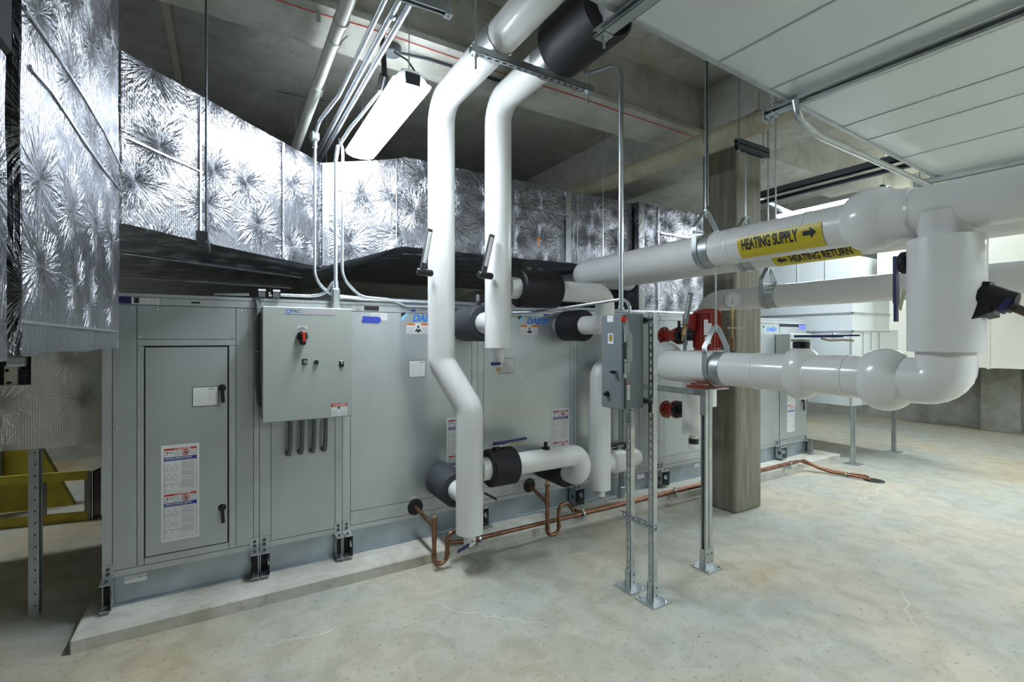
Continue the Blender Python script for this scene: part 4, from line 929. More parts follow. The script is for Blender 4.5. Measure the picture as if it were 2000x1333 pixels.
mb = MB(); zf = 1.345; mb.lathe((xm, ym, 1.30), Z_, [(0, .10), (.03, .15), (.05, .165), (.12, .165), (.15, .12), (.28, .09), (.32, .09)], red, 36); mb.cyl((xm, ym, zf+.2), (xm, ym, zf+.215), .13, red, 32); mb.build('volute', t)
# upper and lower flange groups
def flange_set(label, px0, px1, py, X, ymul=1, blue_h=True):
    a, b = P(px0, py, X=X), P(px1, py, X=X); r = .088
    t = thing('pipe_flange', label, 'flange', a); d = (b-a).normalized(); L = (b-a).length
    mb = MB(); mb.lathe(a, d, [(0, r), (.02, r), (.021, .045), (L*.35, .04), (L*.75, .075), (L-.02, .078), (L-.02, r), (L, r)], red, 32); mb.build('reducer', t)
    mb = MB()
    for e in (a, b):
        for k in range(8):
            th = 2*math.pi*k/8+.3; u = d.orthogonal().normalized(); w_ = d.cross(u); c = e+(u*math.cos(th)+w_*math.sin(th))*.072+(d*.008 if e is a else -d*.008); mb.cyl(c-d*.022, c+d*.022, .009, zinc, 6)
    mb.build('bolt_ring', t)['kind'] = 'stuff'
    mb = MB(); mb.lathe(b, d, [(0, .08), (.04, .08), (.04, .05), (.24, .05)], foam, 28); mb.build('rubber_joint', t)
    return t
flange_set('upper red flanged reducer behind the slotted stand', 1296, 1328, 656, 3.85)
flange_set('lower red flanged reducer under the glossy lower main', 1300, 1322, 800, 3.85)
# suction leg
sx_, sy_ = XS+.62, 2.98
q = P(1352, 800, X=3.72)
t = thing('drip_leg', 'short hanging white pipe leg with a black and white cap', 'pipe', (q.x, q.y, .8))
za, zb2 = 1.45, P(1352, 848, X=3.72).z
mb = MB(); mb.cyl((q.x, q.y, zb2), (q.x, q.y, za), .088, white, 36, ch=.004); mb.build('pipe', t)
mb = MB(); f = lambda py: P(1356, py, X=3.72).z
mb.cyl((q.x+.02, q.y, f(868)), (q.x+.02, q.y, zb2+.01), .04, white, 24); mb.cyl((q.x+.02, q.y, f(868)), (q.x+.02, q.y, f(858)), .046, black, 24); mb.cyl((q.x+.02, q.y, f(878)), (q.x+.02, q.y, f(867)), .045, whitef, 24, ch=.004); mb.build('end_cap', t)
# white valve bulk behind the stand
mb = MB(); c = P(1300, 690, X=3.60); mb.ball(c+V((0, 0, -.03)), .15, whitef, Z_, .9); mb.tube([c+V((0, 0, -.12)), c+V((.3, .2, -.14))], .11, white); tag(mb.build('valve_cover'), 'white domed valve cover behind the slotted steel stand', 'valve cover')
# thermometer and gauge at the pump
b = P(1338, 632, X=3.55)
t = thing('pipe_thermometer', 'tall grey thermometer standing beside the red pump', 'thermometer', b)
tp = P(1349, 572, X=3.55); d = (tp-b).normalized(); L = (tp-b).length; sd = d.cross(X_).normalized()
mb = MB(); mb.obox(b+d*L/2, d*L/2, (.012, 0, 0), sd*.021, flexg); mb.build('case', t)
mb = MB(); mb.obox(b+d*L*.55-V((.0125, 0, 0)), d*L*.4, (.0008, 0, 0), sd*.012, mat('scale_face')); mb.build('scale', t)
mb = MB(); mb.cyl(b-d*.16, b+d*.01, .009, brass, 10); mb.cyl(b-d*.10, b-d*.04, .018, brass, 6); mb.obox(b+V((-.02, .05, -.01)), (.01, 0, 0), (0, .008, 0), (0, 0, .035), black); mb.obox(b+V((-.01, .03, -.01)), (.008, 0, 0), (0, .03, 0), (0, 0, .008), flexg); mb.build('swivel_stem', t)
g = P(1430, 586, X=3.45)
t = thing('pressure_gauge', 'round silver pressure gauge on a brass stem above the lower main', 'gauge', (g.x, g.y, 1.65))
mb = MB(); gd = (V((0, 0, g.z))-g).normalized(); gd = V((-.62, -.78, .0)).normalized()
mb.lathe(g-gd*.03, gd, [(0, .05), (.004, .062), (.03, .064), (.036, .062), (.036, .056)], zinc, 40); mb.build('case', t)
mb = MB(); mb.lathe(g+gd*.0055, gd, [(0, .0555), (.0008, .0552)], dialm, 36); u = gd.cross(Z_).normalized()
for k in range(13):
    th = math.radians(-135+270*k/12); dd = -u*math.sin(th)+Z_*math.cos(th); mb.obox(g+gd*.0068+dd*.046, dd*.005, gd*.0002, dd.cross(gd)*.0007, ink)
text(mb, 'PSI', g+gd*.007-u*-.012+Z_*-.03, -u, Z_, .012, ink, .01); mb.obox(g+gd*.007+V((0, 0, -.014)), (u*.003+Z_*.018)*1.0, gd*.0003, u*.0012, ink); mb.build('dial', t)
mb = MB(); bz = P(1428, 668, X=3.45).z; mb.cyl((g.x, g.y, bz-.06), (g.x, g.y, g.z-.05), .008, brass, 12)
for k, zz_ in enumerate((g.z-.075, g.z-.10, g.z-.135)): mb.cyl((g.x, g.y, zz_), (g.x, g.y, zz_+.018), .012, brass, 6)
mb.cyl((g.x, g.y, bz-.06), (g.x, g.y, bz+.03), .013, copper, 12); zz_ = P(1428, 641, X=3.45).z; mb.cyl((g.x-.03, g.y+.02, zz_), (g.x+.03, g.y-.075, zz_), .006, conduitm, 10); mb.build('stem', t)

# ================================================================ DISCONNECT SWITCH ON ITS STAND
t = thing('strut_stand', 'two-legged slotted steel stand holding the disconnect switch', 'stand', (2.465, 2.38, 0))
for yy in (2.48, 2.274):
    mb = MB(); mb.strut((2.465, yy, .01), (2.465, yy, 1.93), (1, 0, 0), zinc); lg = mb.build('leg', t)
    mb = MB(); mb.box((2.385, yy-.082, 0), (2.55, yy+.082, .010), zinc)
    for sx in (-.055, .055):
        for sy in (-.055, .055): mb.cyl((2.467+sx, yy+sy, .01), (2.467+sx, yy+sy, .022), .010, conduitm, 6)
    mb.build('base_plate', t, lg)
    mb = MB()
    mb.box((2.438, yy-.026, .010), (2.443, yy+.026, .13), zinc); mb.box((2.438, yy-.026, .010), (2.492, yy-.0215, .13), zinc); mb.box((2.438, yy+.0215, .010), (2.492, yy+.026, .13), zinc)
    for z in (.045, .10): mb.cyl((2.43, yy, z), (2.439, yy, z), .008, conduitm, 6); mb.cyl((2.472, yy-.0268, z), (2.472, yy-.0262, z), .006, black, 10)
    mb.build('post_shoe', t, lg)
mb = MB(); mb.strut((2.428, 2.21, .518), (2.428, 2.53, .518), (-1, 0, 0), zinc, .041, True, .021); mb.build('cross_brace', t)
mb = MB()
for z in (1.34, 1.88): mb.strut((2.435, 2.25, z), (2.435, 2.53, z), (-1, 0, 0), zinc, .041, False, .02)
each(mb, 'mounting_rail', t)
t = thing('disconnect_switch', 'dark grey electrical disconnect box with a red lever tip', 'switch box', (2.33, 2.41, 1.29))
bx0, bx1, by0, by1, bz0, bz1 = 2.235, 2.418, 2.31, 2.52, 1.295, 1.922
mb = MB(); mb.rbox((bx0+.022, by0, bz0), (bx1, by1, bz1), boxgrey, .004); mb.build('enclosure', t)
mb = MB(); mb.rbox((bx0, by0+.012, bz0-.004), (bx0+.022, by1+.004, bz1-.004), boxgrey, .004); dr = mb.build('door', t)
def dp(px, py): return P(px, py, X=bx0-.0006)
mb = MB(); a, b = dp(1187.5, 652), dp(1198, 672); mb.box((bx0-.0012, a.y, b.z), (bx0, b.y, a.z), paper); yy0, yy1 = b.y+(a.y-b.y)*.2, b.y+(a.y-b.y)*.8
mb.box((bx0-.0018, yy0, b.z+.018), (bx0-.001, yy1, a.z-.008), ink); mb.box((bx0-.0024, yy0+.005, b.z+.023), (bx0-.0016, yy1-.005, a.z-.013), yellow); mb.box((bx0-.003, (yy0+yy1)/2-.006, b.z+.03), (bx0-.0022, (yy0+yy1)/2+.006, a.z-.02), ink); mb.box((bx0-.0034, (yy0+yy1)/2-.002, b.z+.036), (bx0-.0028, (yy0+yy1)/2+.002, a.z-.026), yellow); mb.build('maker_badge', t, dr)
mb = MB(); a, b = dp(1186, 617), dp(1198, 629); mb.box((bx0-.0012, a.y, b.z), (bx0, b.y, a.z), paper); mb.box((bx0-.0016, a.y-.01, a.z-.012), (bx0-.0011, b.y+.01, a.z-.010), inkg); mb.build('door_label', t, dr)
for py, px, m_ in ((727, 1202, 'a'), (769.5, 1186.5, 'b')):
    c = dp(px, py); mb = MB(); mb.cyl(c, c+V((-.008, 0, 0)), .019, zinc if m_ == 'a' else black, 20); mb.cyl(c+V((-.008, 0, 0)), c+V((-.03, 0, 0)), .014, black, 18, ch=.003)
    if m_ == 'a': mb.obox(c+V((-.034, 0, 0)), (.006, 0, 0), (0, .016, .003), (0, 0, .005), black)
    mb.build('selector_knob' if m_ == 'a' else 'push_button', t, dr)
mb = MB()
# operating lever on the near front edge
lx = bx0+.012; ly = by0-.018
mb.rbox((lx-.016, ly-.016, 1.60), (lx+.038, ly+.016, 1.80), boxgrey2, .006); mb.rbox((lx-.010, ly-.010, 1.53), (lx+.022, ly+.016, 1.62), boxgrey2, .004); mb.cyl((lx+.012, ly-.012, 1.73), (lx+.012, ly-.02, 1.73), .022, boxgrey2, 18)
mb.obox((lx-.014, ly, 1.68), (.004, 0, 0), (0, .010, 0), (0, 0, .055), black); mb.build('lever_housing', t)
mb = MB(); mb.obox((lx-.012, ly-.008, 1.83), (.010, 0, .004), (0, .012, 0), (-.008, 0, .05), boxgrey2); mb.rbox((lx-.05, ly-.022, 1.865), (lx-.012, ly+.012, 1.90), redp, .007); mb.build('lever', t)
mb = MB(); mb.box((bx0+.03, by0-.0012, 1.355), (bx0+.055, by0, 1.465), paper); mb.box((bx0+.03, by0-.0018, 1.453), (bx0+.055, by0-.0006, 1.465), lred)
for k in range(8): mb.box((bx0+.034, by0-.0018, 1.36+.011*k), (bx0+.051, by0-.0008, 1.364+.011*k), inkg)
mb.build('warning_label', t)
mb = MB()
for z in (1.50, 1.66): mb.rbox((bx0+.004, by0-.008, z), (bx0+.022, by0+.006, z+.03), zinc, .002)
each(mb, 'door_latch', t)
mb = MB(); mb.cyl((2.33, 2.40, bz0-.02), (2.33, 2.40, bz0), .022, zinc, 16); mb.box((2.34, 2.345, 1.165), (2.40, 2.40, bz0-.02), zinc)
for z in (1.20, 1.225, 1.25): mb.cyl((2.335, 2.372, z), (2.3395, 2.372, z), .008, boxgrey2, 12)
mb.build('outlet_box', t)
mb = MB(); mb.tube([(2.33, 2.375, 1.28), (2.325, 2.375, 1.0), (2.325, 2.375, .35), (2.33, 2.385, .3)], .012, flexg, n=10) if False else None
tw = MB(); tw.box((2.42, 2.245, 1.265), (2.455, 2.262, 1.325), zinc); tw.box((2.405, 2.24, 1.27), (2.425, 2.258, 1.33), black); tw.build('junction_clip', t)

# post on the pad
t = thing('strut_post', 'single steel strut post standing on the pad behind the stand', 'support post', (3.61, 3.77, .08))
mb = MB(); mb.strut((3.61, 3.765, .09), (3.61, 3.765, 1.9), (0, -1, 0), zinc, .041, False); mb.build('post', t)
mb = MB(); mb.rbox((3.58, 3.735, .08), (3.64, 3.80, .20), zinc, .003); mb.build('post_shoe', t)
# double strut post under the main
t = thing('strut_post', 'double strut post on a bolted plate under the glossy lower main', 'support post', (3.185, 2.40, 0))
zc = ZLo-.124-.035
mb = MB(); mb.strut((3.165, 2.40, .01), (3.165, 2.40, zc), (-1, 0, 0), zinc, .041, False); mb.strut((3.207, 2.40, .01), (3.207, 2.40, zc), (1, 0, 0), zinc, .041, False); mb.build('post', t)
mb = MB(); mb.box((3.10, 2.315, 0), (3.265, 2.485, .010), zinc)
for sx in (3.12, 3.245):
    for sy in (2.335, 2.465): mb.cyl((sx, sy, .01), (sx, sy, .012), .008, black, 12)
mb.build('base_plate', t)
mb = MB(); mb.box((3.138, 2.373, .01), (3.143, 2.427, .15), zinc); mb.box((3.138, 2.372, .01), (3.235, 2.3765, .15), zinc); mb.box((3.229, 2.373, .01), (3.234, 2.427, .15), zinc)
for z in (.055, .115):
    for x in (3.165, 3.21): mb.cyl((x, 2.3715, z), (x, 2.3722, z), .007, black, 12)
    mb.cyl((3.13, 2.40, z), (3.139, 2.40, z), .009, conduitm, 6)
mb.build('post_shoe', t)
mb = MB(); mb.box((3.08, 2.30, zc), (3.32, 2.52, zc+.008), zinc); mb.obox((3.2, 2.41, zc+.02), (.14, 0, 0), (0, .07, 0), (0, 0, .010), red); mb.box((3.141, 2.375, zc-.20), (3.146, 2.425, zc), zinc)
mb.build('top_plate', t)
mb = MB(); mb.strut((3.19, 2.45, zc-.035), (3.19, 3.05, zc-.035), (0, 0, 1), zinc, .041, False); mb.build('side_arm', t)

# ================================================================ COPPER DRAINS
YT = 3.42
def trap(label, xg, xt, ztop, xo, zgoose):
    t = thing('drain_trap', label, 'drain pipe', (xt, YT, .03), 'copper condensate traps')
    mb = MB(); zg = .357
    mb.tube([(xg, FY-.005, zg), (xt, YT, zg-.025)], .0165, copper, n=16)
    mb.tube([(xt, YT, ztop-.02), (xt, YT, .047), (xo, YT, .047), (xo, YT, zgoose), (xo+.11, YT+.015, zgoose), (xo+.20, YT+.05, zgoose-.10)], .0165, copper, .052, n=16); mb.build('trap_pipe', t)
    mb = MB()
    for z, r in ((zg-.06, .02), (.10, .0195), (.23, .0195)): mb.cyl((xt, YT, z), (xt, YT, z+.03), r, copper, 16)
    mb.cyl((xo, YT, .10), (xo, YT, .12), .0195, copper, 16); mb.cyl((xt, YT, zg-.055), (xt, YT, zg+.05), .0205, copper, 16); mb.build('solder_joint', t)
    mb = MB(); mb.cyl((xt, YT, ztop-.02), (xt, YT, ztop), .023, copper, 16); mb.cyl((xt, YT, ztop), (xt, YT, ztop+.012), .018, zinc, 12); mb.box((xt-.010, YT-.010, ztop+.010), (xt+.010, YT+.010, ztop+.028), brass); mb.build('cleanout_plug', t)
trap('copper drain trap left of the offset riser foot', 1.375, 1.369, .405, 1.475, .26)
trap('copper drain trap below the hooked white branch pipe', 2.508, 2.412, .50, 2.535, .29)
def zcop(px, py, Y): return P(px, py, Y=Y).z
t = thing('drain_line', 'front copper drain line running along the pad edge to the floor drain', 'drain pipe', (2, 3.48, .14))
mb = MB(); mb.tube([(1.50, 3.485, .165), (1.66, 3.48, .142), (4.5, 3.48, .139), (6.62, 3.48, .15), (6.70, 3.36, .07), (6.76, 3.22, .03), (6.84, 2.86, .03), (6.85, 2.82, .012)], .0175, copper, .05, n=14); mb.build('pipe', t)
t = thing('drain_line', 'rear copper drain line lying on the pad behind the front one', 'drain pipe', (3, 3.6, .11))
mb = MB(); mb.tube([(2.76, 3.47, .19), (2.90, 3.56, .125), (3.1, 3.565, .118), (6.62, 3.565, .125), (6.72, 3.42, .08), (6.84, 3.22, .03), (6.97, 2.92, .03), (6.98, 2.88, .012)], .0150, copper, .05, n=14); mb.build('pipe', t)
def clamp(x, label, y=3.48, z=.14, brk=True):
    t = thing('pipe_clamp', label, 'pipe clamp', (x, y, z), 'strut clamps of the copper drain line')
    mb = MB(); pts = [(x, y+.024*math.cos(a), z+.024*math.sin(a)) for a in [k*math.pi/6-.5*math.pi for k in range(13)]]; mb.ribbon(pts, X_, .022, .003, conduitm)
    mb.obox((x, y, z+.035), (.010, 0, 0), (0, .004, 0), (0, 0, .014), conduitm); mb.build('strap', t)
    mb = MB(); mb.box((x-.02, y-.02, z-.062), (x+.02, 3.548, z-.026), zinc); mb.build('bracket', t)
clamp(1.78, 'pipe clamp on the copper line just right of the offset riser'); clamp(2.86, 'pipe clamp on the copper line just left of the slotted stand'); clamp(4.1, 'pipe clamp on the copper line left of the double strut post'); clamp(6.28, 'pipe clamp on the copper line near the pad end')
t = thing('pipe_clamp', 'pipe clamp with a white tag on the copper lines near the drain', 'pipe clamp', (6.83, 3.05, .03))
mb = MB(); mb.box((6.77, 3.04, .001), (6.93, 3.075, .012), zinc); mb.ribbon([(6.80+.022*math.cos(a), 3.06, .03+.022*math.sin(a)) for a in [k*math.pi/6 for k in range(13)]], Y_, .022, .003, mat('clamp_green', (.3, .42, .2), .2, .4)); mb.ribbon([(6.91+.02*math.cos(a), 3.06, .03+.02*math.sin(a)) for a in [k*math.pi/6 for k in range(13)]], Y_, .022, .003, conduitm); mb.build('strap', t)
mb = MB(); mb.lathe((6.92, 2.80, .002), Z_, [(0, .11), (.004, .11), (.004, .08)], darksteel, 28); mb.lathe((6.92, 2.80, .0062), Z_, [(0, .075), (.001, .07)], black, 24); tag(mb.build('floor_drain'), 'small round floor drain under the copper pipe ends', 'drain')

# ================================================================ CEILING SERVICES
zc_ = 3.36
run('electrical_conduit', 'left conduit of the parallel bundle bending down into a junction elbow', 'conduit',
    [(.66, -1, zc_), (.655, 3.30, zc_), (.60, 3.72, zc_-.02), (.58, 3.79, 3.26)], .0135, clips=[((.657, 2.2, zc_), Y_)], bend=.12)
t = thing('conduit_drop', 'vertical conduit left of the central pair dropping to the unit top', 'conduit', (.58, 3.80, 2.1))
mb = MB(); mb.tube([(.582, 3.80, 3.24), (.582, 3.80, 2.20), (.70, 3.83, 2.085), (1.2, 3.835, 2.068)], .0115, conduitm, .16, 14); mb.build('tube', t)
mb = MB(); mb.rbox((.548, 3.765, 3.215), (.612, 3.835, 3.285), zinc, .014); mb.cyl((.582, 3.80, 3.17), (.582, 3.80, 3.22), .018, conduitm, 16); mb.build('junction_elbow', t)
run('electrical_conduit', 'second conduit of the overhead bundle beside the bright lamp', 'conduit', [(.735, -1, zc_), (.70, 4.6, zc_)], .0165, clips=[((.722, 2.35, zc_), Y_)], group=None)
run('electrical_conduit', 'third conduit of the overhead bundle running nearest the bright lamp', 'conduit', [(.795, -1, zc_), (.745, 4.6, zc_)], .0165, clips=[((.775, 2.2, zc_), Y_)])
run('electrical_conduit', 'lower conduit beneath the overhead bundle ending at a black connector', 'conduit', [(.86, 3.02, 3.33), (.80, 3.62, 3.30), (.762, 3.80, 3.24)], .0125, bend=.1)
mb = MB(); mb.cyl((.862, 3.04, 3.34), (.865, 2.98, 3.40), .030, black, 18); mb.cyl((.865, 2.98, 3.39), (.87, 3.06, 3.72), .018, black, 14); tag(mb.build('cable_gland'), 'black cable gland between bundle and bright lamp', 'connector')
t = thing('conduit_drop', 'central thick vertical conduit ending in a grey elbow body', 'conduit', (.728, 3.80, 2.0))
mb = MB(); mb.tube([(.745, 3.80, 3.22), (.728, 3.79, 3.1), (.728, 3.79, 2.12)], .0155, conduitm, .1, 16); mb.build('tube', t)
mb = MB(); q0, q1 = P(648, 562, Y=3.78), P(664, 603, Y=3.78); mb.rbox((q0.x, 3.765, q1.z), (q1.x, 3.815, q0.z), zinc, .012); mb.cyl((.728, 3.764, q0.z-.02), (.728, 3.76, q0.z-.02), .006, conduitm, 8); mb.cyl((.728, 3.764, q1.z+.02), (.728, 3.76, q1.z+.02), .006, conduitm, 8); mb.cyl((.728, 3.79, q0.z-.005), (.728, 3.79, q0.z+.05), .021, conduitm, 16); mb.build('elbow_body', t)
run('conduit_drop', 'vertical conduit right of the central pair sweeping over the unit top', 'conduit', [(.79, 3.95, 3.33), (.782, 3.80, 3.20), (.778, 3.80, 2.22), (.92, 3.83, 2.085), (1.15, 3.835, 2.075), (1.3, 3.84, 2.022), (3.6, 3.84, 2.066)], .0115, bend=.18)
run('electrical_conduit', 'silver conduit along the unit top left of the grey elbow body', 'conduit', [(.28, 3.84, 2.074), (.55, 3.84, 2.074), (.66, 3.83, 2.09), (.715, 3.80, 2.19)], .012, bend=.14, clips=[((.29, 3.84, 2.074), X_)])
run('electrical_conduit', 'silver conduit along the unit top behind both risers', 'conduit', [(.76, 3.80, 2.07), (.95, 3.83, 2.062), (4.1, 3.90, 2.062)], .011)
run('electrical_conduit', 'second silver conduit along the unit top behind both risers', 'conduit', [(.90, 3.90, 2.075), (5.4, 3.93, 2.075)], .012)
run('electrical_conduit', 'silver conduit over the door section ending in two relay boxes', 'conduit', [(-.05, 3.88, 2.062), (.16, 3.87, 2.07)], .011)
t = thing('relay_box', 'left small black and white relay box on the unit top', 'relay box', (.23, 3.84, 2.05), 'pair of relay boxes on the unit top')
mb = MB(); mb.rbox((.21, 3.80, 2.046), (.262, 3.86, 2.108), black, .003); mb.build('case', t)
mb = MB(); mb.box((.213, 3.7985, 2.092), (.259, 3.80, 2.106), paper)
for k in range(5): mb.box((.217+.008*k, 3.7988, 2.052), (.220+.008*k, 3.80, 2.085), inkg)
mb.build('label_plate', t)
copy_tree(t, None, (.092, 0, 0), 'right small black and white relay box on the unit top')
# long grey PVC drain
t = run('vent_pipe', 'pale grey plastic pipe sloping overhead left of the conduit bundle', 'pipe', [(.505, -1.5, 3.42), (.53, 2.85, 3.42), (.545, 4.8, 3.42)], .036, pvcgrey, clips=[((.531, 2.62, 3.42), Y_)], n=20)
mb = MB(); mb.lathe((.538, 3.35, 3.42), Y_, [(0, .036), (.003, .042), (.11, .042), (.113, .036)], pvcgrey, 20, False); mb.build('joint_collar', t)
mb = MB(); mb.ribbon([(.531-.038*math.cos(a), 2.80, 3.42-.038*math.sin(a)) for a in [k*math.pi/8 for k in range(9)]]+[(.60, 2.80, 3.46)], Y_, .014, .004, zinc); mb.build('pipe_hook', t)
# big tan drain pipe
t = run('drain_main', 'large tan waste pipe slung under the girder', 'pipe', [(3.70, 1.95, ZC-.006), (3.70, 1.95, 3.505), (3.70, 9.2, 3.53)], .088, tanpipe, n=28, bend=.12)
mb = MB(); mb.lathe((3.70, 2.75, 3.508), Y_, [(0, .088), (.003, .095), (.13, .095), (.133, .088)], tanpipe, 28, False); mb.build('joint_collar', t)
for y in (2.3,):
    t = thing('pipe_hanger', 'thin rusty rod hanging the large tan pipe', 'pipe hanger', (3.70, y, 3.6)); mb = MB(); mb.cyl((3.70, y, 3.59), (3.70, y, ZC), .006, tanpipe, 10); mb.ribbon([(3.70+.092*math.cos(a), y, 3.507+.092*math.sin(a)) for a in [k*math.pi/8 for k in range(17)]], Y_, .02, .003, tanpipe); mb.build('rod', t)
# red fire alarm cable clipped to the beam edge, with clips
t = thing('alarm_cable', 'thin red cable clipped along the concrete beam', 'cable', (-1, 2.73, 3.5))
mb = MB(); mb.tube([(-.2, 3.06, ZS-.006), (.4, 3.075, ZS-.012), (.75, 3.065, ZS-.005), (1.6, 3.07, ZS-.012), (2.4, 3.065, ZS-.005), (3.9, 3.08, ZS-.01)], .0035, redp, n=6); mb.build('cord', t)
for x in (.49, 2.92): mb = MB(); mb.box((x-.012, 3.058, ZS-.07), (x+.012, 3.062, ZS), zinc); mb.cyl((x, 3.058, ZS-.06), (x, 3.05, ZS-.06), .01, zinc, 8); mb.build('clip', t)
run('electrical_conduit', 'dull conduit with a purple mark crossing the slab top centre', 'conduit', [P(790, 30, Z=4.14), P(930, 78, Z=4.14), P(1010, 108, Z=4.14)], .013, mat('dull_conduit', (.22, .23, .21), .5, .5))
# lamp junction box with cord
t = thing('junction_box', 'round dark junction box on the beam above the bright lamp', 'junction box', (.97, 3.18, ZS-.05))
mb = MB(); mb.cyl((.97, 3.18, ZS-.055), (.97, 3.18, ZS), .062, darksteel, 28, ch=.006); mb.build('cover', t)
mb = MB(); mb.tube([(1.02, 3.18, ZS-.03), (1.22, 3.18, ZS-.012), (1.9, 3.17, ZS-.012)], .010, darksteel, n=8); mb.build('side_conduit', t)
# thin rods
def rod(label, x, y, z0, z1, r=.0055, nm='threaded_rod', m=conduitm):
    mb = MB(); mb.cyl((x, y, z0), (x, y, z1), r, m, 10); return tag(mb.build(nm), label, 'hanger rod')
q = P(403, 462, Z=ZA0-.03)
t = thing('duct_hanger', 'dark rod and square strut end holding the angled duct', 'duct hanger', (q.x, q.y, q.z))
mb = MB(); mb.cyl((q.x, q.y-.03, ZA0-.07), (q.x, q.y-.03, ZC), .0055, darksteel, 10); mb.build('threaded_rod', t)
mb = MB(); mb.rbox((q.x-.045, q.y-.05, ZA0-.055), (q.x+.01, q.y+.4, ZA0-.012), darksteel, .003); mb.box((q.x-.001, q.y-.051, ZA0-.051), (q.x+.0, q.y-.048, ZA0-.016), black); mb.build('channel', t)
for px, lab in ((1178, 'thin rod against the foil duct right of the second riser'),):
    q = P(px, 500, Y=3.99); rod(lab, q.x, q.y, 2.5, ZC, .0045)
# conduit drop to the disconnect
cx, cy = P(1213, 600, X=2.30).x, P(1213, 600, X=2.30).y
t = run('conduit_drop', 'tall vertical conduit feeding the disconnect switch', 'conduit', [(2.30, 2.80, ZC-.004), (2.30, 2.80, 3.72), (2.30, cy, 3.62), (2.30, cy, 1.95)], .0165, bend=.13, clips=[((2.30, cy, 1.96), Z_)])
t = run('electrical_conduit', 'silver conduit bending from the unit top into the disconnect switch', 'conduit', [(2.0, 3.835, 1.985), (2.17, 3.24, 1.972), (2.36, 2.44, 2.03), (2.378, 2.40, 1.99), (2.378, 2.40, 1.925)], .0115, bend=.06)
# upper right galvanised duct and its trapezes
e0, e1 = P(1275, 60, Z=3.2), P(1830, 350, Z=3.2); dd = (e1-e0).normalized(); nn = V((dd.y, -dd.x, 0)); s0 = e0-dd*.75; s1 = e0+dd*((e1-e0).length+.1)
t = thing('supply_duct', 'wide galvanised sheet-metal duct filling the upper right corner', 'duct', s0)
mb = MB(); W = 2.6
def dpt(a, b, z): p = s0+dd*a+nn*b; return (p.x, p.y, z)
LL = (s1-s0).length
mb.hexa([dpt(0, 0, 3.2), dpt(LL, 0, 3.2), dpt(LL, W, 3.2), dpt(0, W, 3.2), dpt(0, 0, 3.66), dpt(LL, 0, 3.66), dpt(LL, W, 3.66), dpt(0, W, 3.66)], gduct)
mb.hexa([dpt(LL, .05, 3.1), dpt(LL+1.0, .05, 3.1), dpt(LL+1.0, W, 3.1), dpt(LL, W, 3.1), dpt(LL, .05, 3.66), dpt(LL+1.0, .05, 3.66), dpt(LL+1.0, W, 3.66), dpt(LL, W, 3.66)], gduct)
mb.build('duct_body', t)
mb = MB()
for px, py in ((1410, 118), (1516, 170), (1700, 272), (1765, 308), (1655, 245)):
    q = P(px, py, Z=3.2); a = (q-s0).dot(dd); p0, p1 = V(dpt(a, 0, 3.199)), V(dpt(a, W, 3.199)); mb.obox((p0+p1)/2, dd*.006, nn*W/2, (0, 0, .003), gtrim)
mb.obox(V(dpt(LL/2, .012, 3.195)), dd*LL/2, nn*.012, (0, 0, .006), zinc); mb.build('standing_seam', t)
for k, (px, lab) in enumerate(((1208, 'nearest trapeze strut under the galvanised duct'), (1537, 'middle trapeze strut under the galvanised duct'), (1822, 'farthest trapeze strut under the galvanised duct'))):
    py = 60+(px-1275)*.5225; q = P(px, py, Z=3.2); a = (q-s0).dot(dd)
    t = thing('strut_trapeze', lab, 'trapeze hanger', dpt(a, -.05, 3.17), 'trapeze struts under the galvanised duct')
    mb = MB(); mb.strut(dpt(a, -.13, 3.165), dpt(a, W+.1, 3.165), (-1, 0, 0) if k < 2 else (0, 0, -1), zinc, .041, False, .06 if k == 0 else .041); mb.build('channel', t)
    mb = MB(); c = V(dpt(a, -.09, 3.0)); mb.cyl((c.x, c.y, 3.09), (c.x, c.y, ZC), .0065, conduitm, 10); mb.cyl((c.x, c.y, 3.12), (c.x, c.y, 3.134), .014, zinc, 6); mb.build('threaded_rod', t)
    mb = MB(); mb.obox(c+V((0, 0, .138)), dd*.028, nn*.028, (0, 0, .003), zinc)
    if k: mb.obox(V(dpt(a, -.03, 3.19)), nn*.10, dd*.026, (0, 0, .004), conduitm); mb.obox(V(dpt(a, -.13, 3.16)), nn*.004, dd*.030, (0, 0, .045), conduitm)
    mb.build('square_washer', t)
run('electrical_conduit', 'large bent conduit hanging below the galvanised duct edge', 'conduit', [P(1553, 195, Z=3.16), P(1560, 232, Z=3.05), P(1600, 266, Z=3.05), P(1700, 310, Z=3.07), P(1838, 372, Z=3.07)], .021, zinc, .22, n=16)
# dark struts and conduits beyond the column top
run('electrical_conduit', 'thin curved conduit under the slab leading to the far lamp', 'conduit', [(6.0, 3.9, 3.66), (6.25, 3.24, 3.706), (6.05, 2.7, 3.60), (5.95, 2.2, 3.62), (5.9, 1.85, 3.62)], .012, mat('dull_conduit'), .2)
t = thing('ceiling_strut', 'long dark double strut under the slab beyond the column', 'strut', (5.3, 2.4, 3.35))
mb = MB(); mb.strut((5.25, 3.6, 3.40), (5.25, 1.78, 3.40), (0, 0, -1), darksteel, .10, False, .05); mb.strut((5.42, 3.6, 3.36), (5.42, 1.80, 3.36), (-1, 0, 0), darksteel, .041, False); mb.build('channel', t)
t = thing('ceiling_strut', 'pale short strut angled above the far lamp', 'strut', (5.6, 3.2, 3.4)); mb = MB(); mb.strut((5.35, 3.35, 3.40), (6.3, 3.5, 3.40), (0, 0, -1), zinc, .05, False); mb.build('channel', t)
rod('thin rod dropping past the left end of the far lamp', P(1515, 400, Y=2.1).x, 2.1, 2.60, ZC, .0055)
